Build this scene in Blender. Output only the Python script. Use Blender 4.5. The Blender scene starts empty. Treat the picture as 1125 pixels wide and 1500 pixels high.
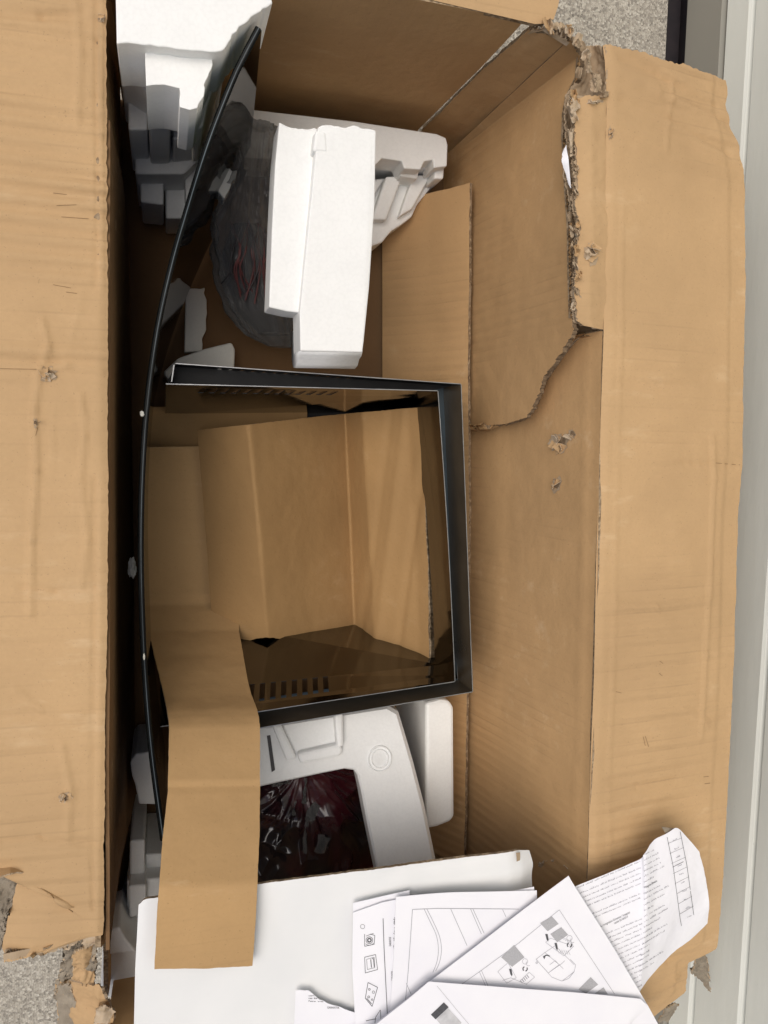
import bpy, bmesh, math, random
from mathutils import Vector, Matrix, noise
from mathutils.bvhtree import BVHTree

# ------------------------------------------------------------------ camera
SC = bpy.context.scene
COL = SC.collection
FPX, HC = 1125.0, 1.25
_n = Vector((-325, -112, 1125)).normalized()
_x = Vector((3840, -30, 1125)); _x = (_x - _n * _x.dot(_n)).normalized()
_z = -_n
_y = _z.cross(_x)
CAM = Vector((0, 0, HC))
cam = bpy.data.cameras.new('camera')
cam.sensor_fit = 'HORIZONTAL'; cam.sensor_width = 36.0; cam.lens = 36.0
cam.clip_start = 0.02; cam.clip_end = 200
camo = bpy.data.objects.new('camera', cam); COL.objects.link(camo)
R = Matrix(((_x[0], -_x[1], -_x[2]), (_y[0], -_y[1], -_y[2]), (_z[0], -_z[1], -_z[2])))
camo.matrix_world = Matrix.Translation(CAM) @ R.to_4x4()
SC.camera = camo

# ------------------------------------------------------------------ light
SUN_EL, SUN_AZ = math.radians(63), Vector((-0.98, 0.2))      # soft light from the open left side
world = bpy.data.worlds.new('World'); SC.world = world; world.use_nodes = True
wn = world.node_tree; wn.nodes.clear()
sky = wn.nodes.new('ShaderNodeTexSky'); sky.sky_type = 'NISHITA'; sky.sun_disc = False
sky.sun_elevation = SUN_EL; sky.sun_rotation = math.atan2(SUN_AZ.x, SUN_AZ.y)
sky.air_density = 1.0; sky.dust_density = 5.0; sky.ozone_density = 0.6
bg = wn.nodes.new('ShaderNodeBackground'); bg.inputs['Strength'].default_value = 0.068
wo = wn.nodes.new('ShaderNodeOutputWorld')
wn.links.new(sky.outputs[0], bg.inputs['Color']); wn.links.new(bg.outputs[0], wo.inputs['Surface'])
sun = bpy.data.lights.new('sun', 'SUN'); sun.energy = 1.5; sun.angle = math.radians(52); sun.color = (1.0, 0.965, 0.93)
so = bpy.data.objects.new('sun', sun); COL.objects.link(so)
_sv = Vector((SUN_AZ.x * math.cos(SUN_EL), SUN_AZ.y * math.cos(SUN_EL), math.sin(SUN_EL)))
so.rotation_euler = _sv.to_track_quat('Z', 'Y').to_euler(); so.location = (-2, -1, 4)
vs = SC.view_settings
SC.display_settings.display_device = 'sRGB'
vs.view_transform = 'Standard'; vs.look = 'None'; vs.exposure = 0.31; vs.gamma = 1.0; vs.use_curve_mapping = False

SC.cycles.max_bounces = 8; SC.cycles.diffuse_bounces = 4; SC.cycles.glossy_bounces = 4; SC.cycles.transparent_max_bounces = 10
SC.cycles.caustics_reflective = False; SC.cycles.caustics_refractive = False
# ------------------------------------------------------------------ picture measurement helpers
def ray(px, py):
    d = Vector((px - 562.5, py - 750.0, FPX))
    return Vector((d.dot(_x), d.dot(_y), d.dot(_z)))
def P(px, py, z):
    d = ray(px, py); return CAM + d * ((z - HC) / d.z)
def PX(px, py, fn):            # meets the leaning plane x = fn(z)
    lo, hi = 0.0, 0.6
    for _ in range(40):
        m = (lo + hi) / 2; q = P(px, py, m)
        if q.x > fn(m): lo = m
        else: hi = m
    return P(px, py, (lo + hi) / 2)
def PY(px, py, y):
    d = ray(px, py); return CAM + d * (y / d.y)

# ------------------------------------------------------------------ materials
def s2l(c): return tuple(((v / 255) / 12.92 if v / 255 <= .04045 else ((v / 255 + .055) / 1.055) ** 2.4) for v in c)
class NT:
    def __init__(s, name):
        s.m = bpy.data.materials.new(name); s.m.use_nodes = True
        s.t = s.m.node_tree; s.t.nodes.clear()
        s.out = s.n('ShaderNodeOutputMaterial')
        s.co = s.n('ShaderNodeTexCoord').outputs['Object']
    def n(s, k, **kw):
        nd = s.t.nodes.new(k)
        for a, b in kw.items(): setattr(nd, a, b)
        return nd
    def l(s, a, b): s.t.links.new(a, b)
    def val(s, sock, v):
        if hasattr(v, 'is_linked'): s.l(v, sock)
        else: sock.default_value = v
    def map(s, scale, rot=(0, 0, 0)):
        m = s.n('ShaderNodeMapping'); m.inputs['Scale'].default_value = scale; m.inputs['Rotation'].default_value = rot
        s.l(s.co, m.inputs['Vector']); return m.outputs[0]
    def noise(s, scale, vec=None, detail=4, rough=.55):
        t = s.n('ShaderNodeTexNoise'); t.inputs['Scale'].default_value = scale; t.inputs['Detail'].default_value = detail
        t.inputs['Roughness'].default_value = rough; s.l(vec or s.co, t.inputs['Vector']); return t.outputs['Fac']
    def vor(s, scale, vec=None, feature='F1', out='Distance'):
        t = s.n('ShaderNodeTexVoronoi'); t.feature = feature; t.inputs['Scale'].default_value = scale
        s.l(vec or s.co, t.inputs['Vector']); return t.outputs[out]
    def wave(s, scale, axis='Y', dist=2., dscale=1., vec=None):
        t = s.n('ShaderNodeTexWave'); t.bands_direction = axis; t.inputs['Scale'].default_value = scale
        t.inputs['Distortion'].default_value = dist; t.inputs['Detail Scale'].default_value = dscale
        s.l(vec or s.co, t.inputs['Vector']); return t.outputs['Fac']
    def ramp(s, fac, *stops):
        r = s.n('ShaderNodeValToRGB'); e = r.color_ramp.elements
        while len(e) < len(stops): e.new(.5)
        for q, (p, c) in zip(e, stops): q.position = p; q.color = (*c, 1) if len(c) == 3 else c
        s.l(fac, r.inputs[0]); return r.outputs[0]
    def rng(s, fac, a, b, c, d):
        r = s.n('ShaderNodeMapRange'); s.l(fac, r.inputs[0])
        for k, v in zip((1, 2, 3, 4), (a, b, c, d)): r.inputs[k].default_value = v
        return r.outputs[0]
    def math(s, op, a, b):
        m = s.n('ShaderNodeMath'); m.operation = op; s.val(m.inputs[0], a); s.val(m.inputs[1], b); return m.outputs[0]
    def mix(s, fac, a, b, mode='MIX'):
        m = s.n('ShaderNodeMix'); m.data_type = 'RGBA'; m.blend_type = mode
        s.val(m.inputs[0], fac)
        for k, v in ((6, a), (7, b)):
            if hasattr(v, 'is_linked'): s.l(v, m.inputs[k])
            else: m.inputs[k].default_value = (*v, 1)
        return m.outputs[2]
    def bump(s, h, st=.3, dist=.001, prev=None):
        b = s.n('ShaderNodeBump'); b.inputs['Strength'].default_value = st; b.inputs['Distance'].default_value = dist
        s.l(h, b.inputs['Height'])
        if prev: s.l(prev, b.inputs['Normal'])
        return b.outputs[0]
    def bsdf(s, col, rough=.8, metal=0., normal=None, **kw):
        b = s.n('ShaderNodeBsdfPrincipled')
        if hasattr(col, 'is_linked'): s.l(col, b.inputs['Base Color'])
        else: b.inputs['Base Color'].default_value = (*col, 1)
        s.val(b.inputs['Roughness'], rough); b.inputs['Metallic'].default_value = metal
        if normal: s.l(normal, b.inputs['Normal'])
        for k, v in kw.items(): s.val(b.inputs[k.replace('_', ' ')], v)
        return b.outputs[0]
    def done(s, sh): s.l(sh, s.out.inputs['Surface']); return s.m

KRAFT = (.508, .335, .173)
def cardboard(name, axis='Y', tint=(1, 1, 1), flute=.5, wash=.5, lines=.35):
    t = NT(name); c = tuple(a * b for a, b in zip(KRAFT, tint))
    blot = t.noise(6, detail=4)
    col = t.mix(t.rng(blot, .3, .7, 0, 1), tuple(v * .90 for v in c), tuple(min(1, v * 1.07) for v in c))
    stain = t.rng(t.noise(2.3, detail=3), .56, .70, 0, .30)
    col = t.mix(stain, col, tuple(v * f for v, f in zip(c, (.80, .78, .80))))
    fib = t.noise(240, detail=2)
    col = t.mix(t.rng(fib, .35, .75, 0, .22), col, tuple(v * .84 for v in c))
    speck = t.noise(430, detail=1)
    col = t.mix(t.rng(speck, .69, .77, 0, .35), col, tuple(v * .42 for v in c))
    scuff = t.math('MULTIPLY', t.rng(t.noise(34, t.map((.30, 1, 1)), detail=4, rough=.7), .56, .72, 0, 1), t.rng(blot, .50, .64, 0, .40 if lines else .12))
    col = t.mix(scuff, col, (.68, .51, .32))
    patch = t.rng(t.noise(4.2, detail=2), .40, .62, .05, 1)
    w1 = t.wave(21.3, axis, .45, .6)                       # flutes that show through the liner
    if lines:
        brk = t.rng(t.noise(26, t.map((.45, 2.5, .45) if axis == 'Y' else (2.5, .45, .45)), detail=2), .42, .66, 0, lines)
        col = t.mix(t.math('MULTIPLY', t.math('MULTIPLY', t.rng(w1, 0, .10, 1, 0), brk), patch), col, tuple(v * .50 for v in c))
    h = t.math('ADD', t.math('MULTIPLY', t.noise(26, detail=3), .0018), t.math('MULTIPLY', fib, .00012))
    if flute or wash:
        w2 = t.wave(13, axis, 2.0, .8)
        h = t.math('ADD', h, t.math('MULTIPLY', t.math('ADD', t.math('MULTIPLY', w1, flute * .0009), t.math('MULTIPLY', w2, wash * .003)), patch))
    return t.done(t.bsdf(col, .78, normal=t.bump(h, 1.0, 1.0), Specular_IOR_Level=.25))
def simple_noise(name, c1, c2, scale, rough=.8, bump=.3, bd=.001, **kw):
    t = NT(name); f = t.noise(scale, detail=5)
    return t.done(t.bsdf(t.mix(t.rng(f, .3, .7, 0, 1), c1, c2), rough, normal=t.bump(f, bump, bd), **kw))

M = {}
M['kraft'] = cardboard('kraft_board', 'Y', (1, 1, 1), .2, .1)
M['kraft_flap'] = cardboard('kraft_board_washboard', 'Y', (1, 1, 1), 1.0, .42, .30)
M['kraft_x'] = cardboard('kraft_board_end', 'X', (1, .96, .90), .1, .06, .15)
M['kraft_wall'] = cardboard('kraft_board_side', 'Y', (1, .95, .88), 1.0, .12, .30)
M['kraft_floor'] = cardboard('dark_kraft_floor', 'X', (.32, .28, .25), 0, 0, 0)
M['kraft_liner_shaded'] = cardboard('shade_tinted_liner', 'Y', (.36, .31, .27), .1, .1, .1)  # plain kraft, tint darkened to stand for shade on the left
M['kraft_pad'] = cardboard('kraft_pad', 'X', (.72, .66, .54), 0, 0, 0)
M['kraft_strip'] = cardboard('kraft_strip', 'Y', (.88, .84, .74), .08, .05, .15)
M['scratch'] = simple_noise('scratched_board', (.30, .19, .09), (.20, .125, .06), 60, .9, .3)
t = NT('corrugated_edge')
v = t.vor(190); f = t.noise(70, detail=4)
col = t.mix(t.rng(v, .15, .55, 0, 1), (.40, .29, .17), (.16, .105, .055))
col = t.mix(t.rng(f, .35, .7, 0, .7), col, (.47, .37, .25))
M['edge'] = t.done(t.bsdf(col, .9, normal=t.bump(v, .8, .002)))
M['edge_dark'] = simple_noise('dark_core_and_hole', (.24, .165, .095), (.12, .08, .045), 90, .95, .9, .002)
M['torn'] = simple_noise('torn_paper_fibre', (.44, .335, .22), (.33, .24, .15), 60, .95, .6, .002)
M['torn_pale'] = simple_noise('torn_pale_fibre', (.56, .46, .34), (.42, .31, .19), 80, .95, .8, .002)
M['ripped_grey'] = simple_noise('ripped_grey_ply', (.34, .29, .22), (.20, .165, .12), 45, .95, 1.0, .004)

def foam(name, c):
    t = NT(name); v = t.vor(260); n = t.noise(25, detail=4)
    col = t.mix(t.rng(n, .35, .7, 0, .35), c, tuple(a * .90 for a in c))
    col = t.mix(t.rng(v, .45, .75, 0, .10), col, tuple(a * .75 for a in c))
    nb = t.bump(v, .14, .0009); nb = t.bump(n, .25, .004, nb)
    return t.done(t.bsdf(col, .62, normal=nb, Specular_IOR_Level=.35))
M['foam'] = foam('white_foam', (.87, .875, .85))
M['foam_shaded'] = foam('shaded_white_foam', (.78, .79, .78))  # white foam toned grey for its shaded steps, faces and pieces
M['foam_torn'] = foam('broken_foam', (.74, .73, .66))
t = NT('white_liner_board'); n = t.noise(9, detail=5)
M['white_board'] = t.done(t.bsdf(t.mix(t.rng(n, .35, .7, 0, 1), (.78, .785, .775), (.72, .73, .725)), .55, normal=t.bump(n, .12, .004), Specular_IOR_Level=.35))
t = NT('paper'); n = t.noise(14, detail=5)
M['paper'] = t.done(t.bsdf(t.mix(t.rng(n, .4, .7, 0, 1), (.83, .83, .86), (.80, .80, .84)), .7, normal=t.bump(n, .15, .004), Specular_IOR_Level=.2))
M['ink'] = simple_noise('black_ink', (.05, .05, .055), (.09, .09, .10), 300, .7, 0)
M['ink_soft'] = simple_noise('grey_ink', (.30, .30, .33), (.38, .38, .41), 300, .7, 0)
M['ink_hatch'] = simple_noise('hatch_ink_and_crease', (.33, .33, .34), (.46, .46, .48), 900, .7, 0)
t = NT('photo_print'); n = t.noise(500, detail=2); g = t.noise(60)
M['photo'] = t.done(t.bsdf(t.mix(t.rng(g, .3, .7, 0, 1), (.42, .42, .43), (.66, .66, .67)), .6))
t = NT('polished_steel'); n = t.noise(3, detail=3); sm = t.noise(40, detail=5)
M['steel'] = t.done(t.bsdf((.15, .145, .138), t.rng(sm, .3, .75, .05, .13), 1.0, normal=t.bump(n, .03, .004)))
M['steel_edge'] = simple_noise('cut_steel_edge', (.40, .40, .39), (.26, .26, .26), 60, .35, .1, .0005, Metallic=1.0)
M['steel_back'] = simple_noise('blue_reflection_steel', (.055, .08, .097), (.035, .05, .06), 20, .3, .05, .001, Metallic=.4)  # bluish reflection in the channel put into the base colour
M['steel_brown_reflect'] = simple_noise('steel_painted_reflection', (.10, .074, .046), (.065, .05, .033), 14, .2, .05, .001, Specular_IOR_Level=.3)  # reflected brown painted into the base colour of the outer panels
M['black_paint'] = simple_noise('black_painted_steel', (.010, .010, .011), (.016, .016, .016), 30, .5, .05, .001, Specular_IOR_Level=.2)
t = NT('dark_tinted_glass')
fr = t.n('ShaderNodeFresnel'); fr.inputs['IOR'].default_value = 1.5
tr = t.n('ShaderNodeBsdfTransparent'); tr.inputs['Color'].default_value = (.30, .33, .27, 1)
gl = t.n('ShaderNodeBsdfGlossy'); gl.inputs['Roughness'].default_value = .04
mx = t.n('ShaderNodeMixShader'); t.l(fr.outputs[0], mx.inputs[0]); t.l(tr.outputs[0], mx.inputs[1]); t.l(gl.outputs[0], mx.inputs[2])
M['glass'] = t.done(mx.outputs[0])
M['glass_edge'] = simple_noise('dark_glass_edge', (.004, .005, .005), (.008, .009, .009), 30, .22, .05, .001, Specular_IOR_Level=.10)
M['glass_line'] = simple_noise('pale_glass_bevel', (.10, .125, .14), (.02, .028, .03), 9, .3, .05, .001, Specular_IOR_Level=.3)
t = NT('clear_plastic_film')
fz = t.n('ShaderNodeLayerWeight'); fz.inputs['Blend'].default_value = .35
n = t.noise(45, detail=6); nb = t.bump(n, .6, .004)
tr = t.n('ShaderNodeBsdfTransparent'); tr.inputs['Color'].default_value = (.66, .66, .65, 1)
gb = t.bsdf((.30, .30, .295), .14, normal=nb, Specular_IOR_Level=.7)
mx = t.n('ShaderNodeMixShader'); t.l(t.rng(fz.outputs['Facing'], 0, 1, .15, .80), mx.inputs[0]); t.l(tr.outputs[0], mx.inputs[1]); t.l(gb, mx.inputs[2])
M['film'] = t.done(mx.outputs[0])
t = NT('film_over_dark_red'); n = t.noise(16, detail=3); n2 = t.noise(9)
col = t.mix(t.rng(n2, .45, .62, 0, 1), (.010, .008, .010), (.050, .008, .012))
M['bag_dark'] = t.done(t.bsdf(col, t.rng(n, .3, .7, .10, .3), normal=t.bump(n, .25, .004), Specular_IOR_Level=.6))
M['wire_red'] = simple_noise('red_wire', (.11, .022, .02), (.06, .014, .013), 40, .4, .1)
M['dark'] = simple_noise('dark_motor', (.018, .016, .018), (.03, .024, .026), 40, .45, .3, .002)
# exposed-aggregate concrete
t = NT('aggregate_concrete')
v1 = t.vor(290, out='Color'); vd = t.vor(290); v2 = t.vor(95, out='Color'); n = t.noise(3, detail=5)
bw = t.n('ShaderNodeSeparateColor'); t.l(v1, bw.inputs[0])
bw2 = t.n('ShaderNodeSeparateColor'); t.l(v2, bw2.inputs[0])
col = t.ramp(bw.outputs[0], (0, (.035, .033, .03)), (.22, (.13, .12, .105)), (.5, (.33, .30, .25)), (.8, (.50, .47, .40)), (1, (.66, .63, .55)))
col = t.mix(t.rng(bw2.outputs[1], .6, .95, 0, .35), col, (.34, .31, .26))
col = t.mix(t.rng(n, .35, .65, .35, .6), col, (.42, .385, .32))
M['concrete'] = t.done(t.bsdf(col, .85, normal=t.bump(vd, .6, .003)))
def siding(name, c, st=.25):
    t = NT(name); g = t.noise(55, t.map((1, .18, 1)), detail=6, rough=.65); n = t.noise(2.5)
    n2 = t.noise(220, t.map((1, .35, 1)), detail=3)
    col = t.mix(t.rng(n, .35, .7, 0, 1), c, tuple(a * .93 for a in c))
    col = t.mix(t.rng(n2, .7, .8, 0, .4), col, tuple(a * .7 for a in c))
    return t.done(t.bsdf(col, .5, normal=t.bump(g, st, .0025), Specular_IOR_Level=.4))
M['siding'] = siding('painted_siding', (.80, .82, .755))
M['base_trim'] = siding('grey_base_trim', (.30, .29, .25), .05)

# ------------------------------------------------------------------ object helpers
def tag(o, label=None, cat=None, group=None, kind=None):
    if label: o['label'] = label
    if cat: o['category'] = cat
    if group: o['group'] = group
    if kind: o['kind'] = kind
    return o
def empty(name, loc, label, cat, group=None):
    o = bpy.data.objects.new(name, None); COL.objects.link(o); o.location = loc; o.empty_display_size = .05
    return tag(o, label, cat, group)
def root_of(o):
    v = Vector(o.location)
    while o.parent: o = o.parent; v += Vector(o.location)
    return v
def obj(name, verts, faces, mats, parent=None, mi=None, smooth=True, flat=None):
    verts = [Vector(v) for v in verts]
    if parent: off = root_of(parent)
    else:
        xs = [v.x for v in verts]; ys = [v.y for v in verts]; zs = [v.z for v in verts]
        off = Vector(((min(xs) + max(xs)) / 2, (min(ys) + max(ys)) / 2, min(zs)))
    me = bpy.data.meshes.new(name)
    me.from_pydata([tuple(v - off) for v in verts], [], faces)
    if not isinstance(mats, (list, tuple)): mats = [mats]
    for m in mats: me.materials.append(M[m] if isinstance(m, str) else m)
    if mi: me.polygons.foreach_set('material_index', mi)
    me.polygons.foreach_set('use_smooth', [bool(smooth) and not (flat and flat[i]) for i in range(len(faces))])
    me.update()
    o = bpy.data.objects.new(name, me); COL.objects.link(o)
    if parent: o.parent = parent
    else: o.location = off
    return o
def resample(pl, n):
    pl = [Vector(p) for p in pl]
    d = [0.]
    for a, b in zip(pl, pl[1:]): d.append(d[-1] + (b - a).length)
    out = []; k = 0
    for i in range(n + 1):
        s = d[-1] * i / n
        while k < len(pl) - 2 and d[k + 1] < s: k += 1
        seg = d[k + 1] - d[k]
        out.append(pl[k].lerp(pl[k + 1], (s - d[k]) / seg if seg > 1e-9 else 0))
    return out
def catmull(p, t):
    n = len(p) - 1; k = min(int(t), n - 1); f = t - k
    p0, p1, p2, p3 = p[max(k - 1, 0)], p[k], p[k + 1], p[min(k + 2, n)]
    return .5 * ((2 * p1) + (p2 - p0) * f + (2 * p0 - 5 * p1 + 4 * p2 - p3) * f * f + (3 * p1 - p0 - 3 * p2 + p3) * f ** 3)
def smoothline(pts, n):
    pts = [Vector(p) for p in pts]
    return [catmull(pts, (len(pts) - 1) * i / n) for i in range(n + 1)]
def grid_from(cols, nu, nv, smooth_u=False, smooth_v=False):
    cc = [(resample(smoothline(c, 60), nv) if smooth_v else resample(c, nv)) for c in cols]
    d = [0.]
    for a, b in zip(cc, cc[1:]):
        d.append(d[-1] + max(1e-6, sum((q - p).length for p, q in zip(a, b)) / len(a)))
    G = []
    for i in range(nu + 1):
        s = d[-1] * i / nu; k = 0
        while k < len(cc) - 2 and d[k + 1] < s: k += 1
        f = min(1, max(0, (s - d[k]) / (d[k + 1] - d[k])))
        if smooth_u: G.append([catmull([c[j] for c in cc], k + f) for j in range(nv + 1)])
        else: G.append([cc[k][j].lerp(cc[k + 1][j], f) for j in range(nv + 1)])
    return G
def grid_normals(G):
    nu, nv = len(G) - 1, len(G[0]) - 1; N = []
    for i in range(nu + 1):
        r = []
        for j in range(nv + 1):
            a = G[min(i + 1, nu)][j] - G[max(i - 1, 0)][j]; b = G[i][min(j + 1, nv)] - G[i][max(j - 1, 0)]
            n = a.cross(b)
            n = n.normalized() if n.length > 1e-12 else Vector((0, 0, 1))
            r.append(n)
        N.append(r)
    ref = N[nu // 2][nv // 2]
    if ref.dot(CAM - G[nu // 2][nv // 2]) < 0: N = [[-n for n in r] for r in N]
    return N
def sheet(name, cols, nu, nv, th, mats, parent=None, amp=0., scale=8., fine=0., seed=0, jag=(0, 0, 0, 0), su=False, sv=False, disp=None, label=None, cat=None, group=None, kind=None):
    """a thin board or paper: columns of points lofted into a surface with thickness. jag = raggedness of first col, last col, first row, last row"""
    rnd = random.Random(seed + 17)
    G = grid_from(cols, nu, nv, su, sv)
    N = grid_normals(G)
    off = Vector((seed * 3.1, seed * 1.7, seed * .9))
    for i in range(nu + 1):
        for j in range(nv + 1):
            p = G[i][j]; h = 0
            if amp: h += amp * noise.noise(p * scale + off)
            if fine: h += fine * noise.noise(p * scale * 6 + off)
            if disp: h += disp(p)
            G[i][j] = p + N[i][j] * h
    def ragged(line, inner, a):
        for q, (p, s) in enumerate(zip(line, inner)):
            e = (p - s).normalized() if (p - s).length > 1e-9 else Vector((0, 0, 0))
            k = noise.noise(p * 55 + off) * .6 + noise.noise(p * 170 + off) * .45 + rnd.uniform(-.3, .3)
            line[q] = p + e * a * k
        return line
    if jag[0]: G[0] = ragged(G[0], [c for c in G[1]], jag[0])
    if jag[1]: G[-1] = ragged(G[-1], [c for c in G[-2]], jag[1])
    if jag[2]:
        l = ragged([c[0] for c in G], [c[1] for c in G], jag[2])
        for c, p in zip(G, l): c[0] = p
    if jag[3]:
        l = ragged([c[-1] for c in G], [c[-2] for c in G], jag[3])
        for c, p in zip(G, l): c[-1] = p
    N = grid_normals(G)
    nvp = nv + 1; V = [p for c in G for p in c]
    V += [p - n * th for c, nn in zip(G, N) for p, n in zip(c, nn)]
    o = (nu + 1) * nvp; F = []; MI = []; FL = []
    for i in range(nu):
        for j in range(nv):
            a = i * nvp + j; q = (a, a + nvp, a + nvp + 1, a + 1)
            n = (V[q[1]] - V[q[0]]).cross(V[q[3]] - V[q[0]])
            if n.dot(N[i][j]) < 0: q = q[::-1]
            F.append(q); MI.append(0); FL.append(False)
            F.append(tuple(x + o for x in q[::-1])); MI.append(0); FL.append(False)
    loop = [i * nvp for i in range(nu + 1)] + [nu * nvp + j for j in range(1, nvp)] + [i * nvp + nv for i in range(nu - 1, -1, -1)] + [j for j in range(nv - 1, 0, -1)]
    b = len(V); L = len(loop)
    V += [V[k] for k in loop] + [V[k + o] for k in loop]
    mm = mats if isinstance(mats, (list, tuple)) else [mats]
    for k in range(L):
        k2 = (k + 1) % L
        F.append((b + k, b + k2, b + L + k2, b + L + k)); MI.append(1 if len(mm) > 1 else 0); FL.append(True)
    ob = obj(name, V, F, mm, parent, MI, True, FL)
    ob_G = G
    tag(ob, label, cat, group, kind)
    ob_bvh = BVHTree.FromPolygons([tuple(p) for c in G for p in c], [(i * nvp + j, (i + 1) * nvp + j, (i + 1) * nvp + j + 1, i * nvp + j + 1) for i in range(nu) for j in range(nv)])
    return ob, ob_bvh, G
def prism(name, top, zb, mat, parent=None, bev=.004, jit=0., seed=0, seg=2, label=None, cat=None, group=None, taper=0.):
    """solid block: top outline (world points), straight down to zb, edges rounded; slightly uneven"""
    rnd = random.Random(seed)
    bm = bmesh.new()
    c = sum((Vector(p) for p in top), Vector()) / len(top)
    tv = [bm.verts.new(Vector(p) + Vector((rnd.uniform(-jit, jit), rnd.uniform(-jit, jit), 0))) for p in top]
    bv = [bm.verts.new(Vector((v.co.x + (v.co.x - c.x) * taper, v.co.y + (v.co.y - c.y) * taper, zb))) for v in tv]
    bm.faces.new(tv); bm.faces.new(bv[::-1])
    n = len(tv)
    for i in range(n): bm.faces.new((tv[i], bv[i], bv[(i + 1) % n], tv[(i + 1) % n]))
    bmesh.ops.recalc_face_normals(bm, faces=bm.faces)
    if bev: bmesh.ops.bevel(bm, geom=list(bm.edges), offset=bev, segments=seg, affect='EDGES', profile=.5, clamp_overlap=True)
    bm.verts.index_update()
    V = [v.co.copy() for v in bm.verts]; F = [tuple(v.index for v in f.verts) for f in bm.faces]; bm.free()
    o = obj(name, V, F, mat, parent, None, False)
    if bev:
        o.data.polygons.foreach_set('use_smooth', [len(f) < 5 and False for f in F])
    return tag(o, label, cat, group)
def jagline(pts, step, amp, seed):
    """pixel polyline -> ragged pixel polyline"""
    rnd = random.Random(seed); out = []
    for (x0, y0), (x1, y1) in zip(pts, pts[1:]):
        L = math.hypot(x1 - x0, y1 - y0); n = max(1, int(L / step))
        for k in range(n):
            f = k / n; a = 0 if (k == 0 and not out) else amp
            out.append((x0 + (x1 - x0) * f + rnd.uniform(-a, a), y0 + (y1 - y0) * f + rnd.uniform(-a, a)))
    out.append(pts[-1]); return out
def tube_mesh(path, r, n=8, V=None, F=None):
    V = [] if V is None else V; F = [] if F is None else F; b = len(V)
    for i, p in enumerate(path):
        d = (path[min(i + 1, len(path) - 1)] - path[max(i - 1, 0)]).normalized()
        u = d.orthogonal().normalized(); w = d.cross(u)
        for k in range(n): a = 2 * math.pi * k / n; V.append(p + (u * math.cos(a) + w * math.sin(a)) * r)
    for i in range(len(path) - 1):
        for k in range(n): F.append((b + i * n + k, b + i * n + (k + 1) % n, b + (i + 1) * n + (k + 1) % n, b + (i + 1) * n + k))
    return V, F
def flutes(name, pts, into, across, parent, depth=.006, th=.006, wl=.0065, seed=0, mat='edge'):
    """the wavy core and two liners that show along a torn edge of corrugated board"""
    rnd = random.Random(seed); into = Vector(into).normalized(); across = Vector(across).normalized()
    L = sum((b - a).length for a, b in zip(pts, pts[1:])); n = max(4, int(L / wl * 6)); pl = resample(pts, n)
    V = []; F = []
    for kind in range(3):
        b = len(V)
        for i, p in enumerate(pl):
            if kind == 0: q = p + across * (th / 2) * math.sin(i * math.pi / 3)
            else: q = p + across * (th / 2 + .0006) * (1 if kind == 1 else -1)
            w = noise.noise(p * 140 + Vector((kind * 9, seed, 0)))
            V.append(q + across * .0012 * noise.noise(p * 90)); 
            V[-1] -= into * depth * (.35 + .5 * w + (.0 if kind == 0 else rnd.uniform(-.15, .3)))
            V.append(q + into * depth)
        for i in range(n): F.append((b + 2 * i, b + 2 * i + 1, b + 2 * i + 3, b + 2 * i + 2))
    return tag(obj(name, V, F, mat, parent, None, False))
def hitpt(bvh, px, py, off=.0005):
    d = ray(px, py).normalized(); h = bvh.ray_cast(CAM, d)
    if h[0] is None: return None, None
    n = h[1] if h[1].dot(d) < 0 else -h[1]
    return h[0] + n * off, n
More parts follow.
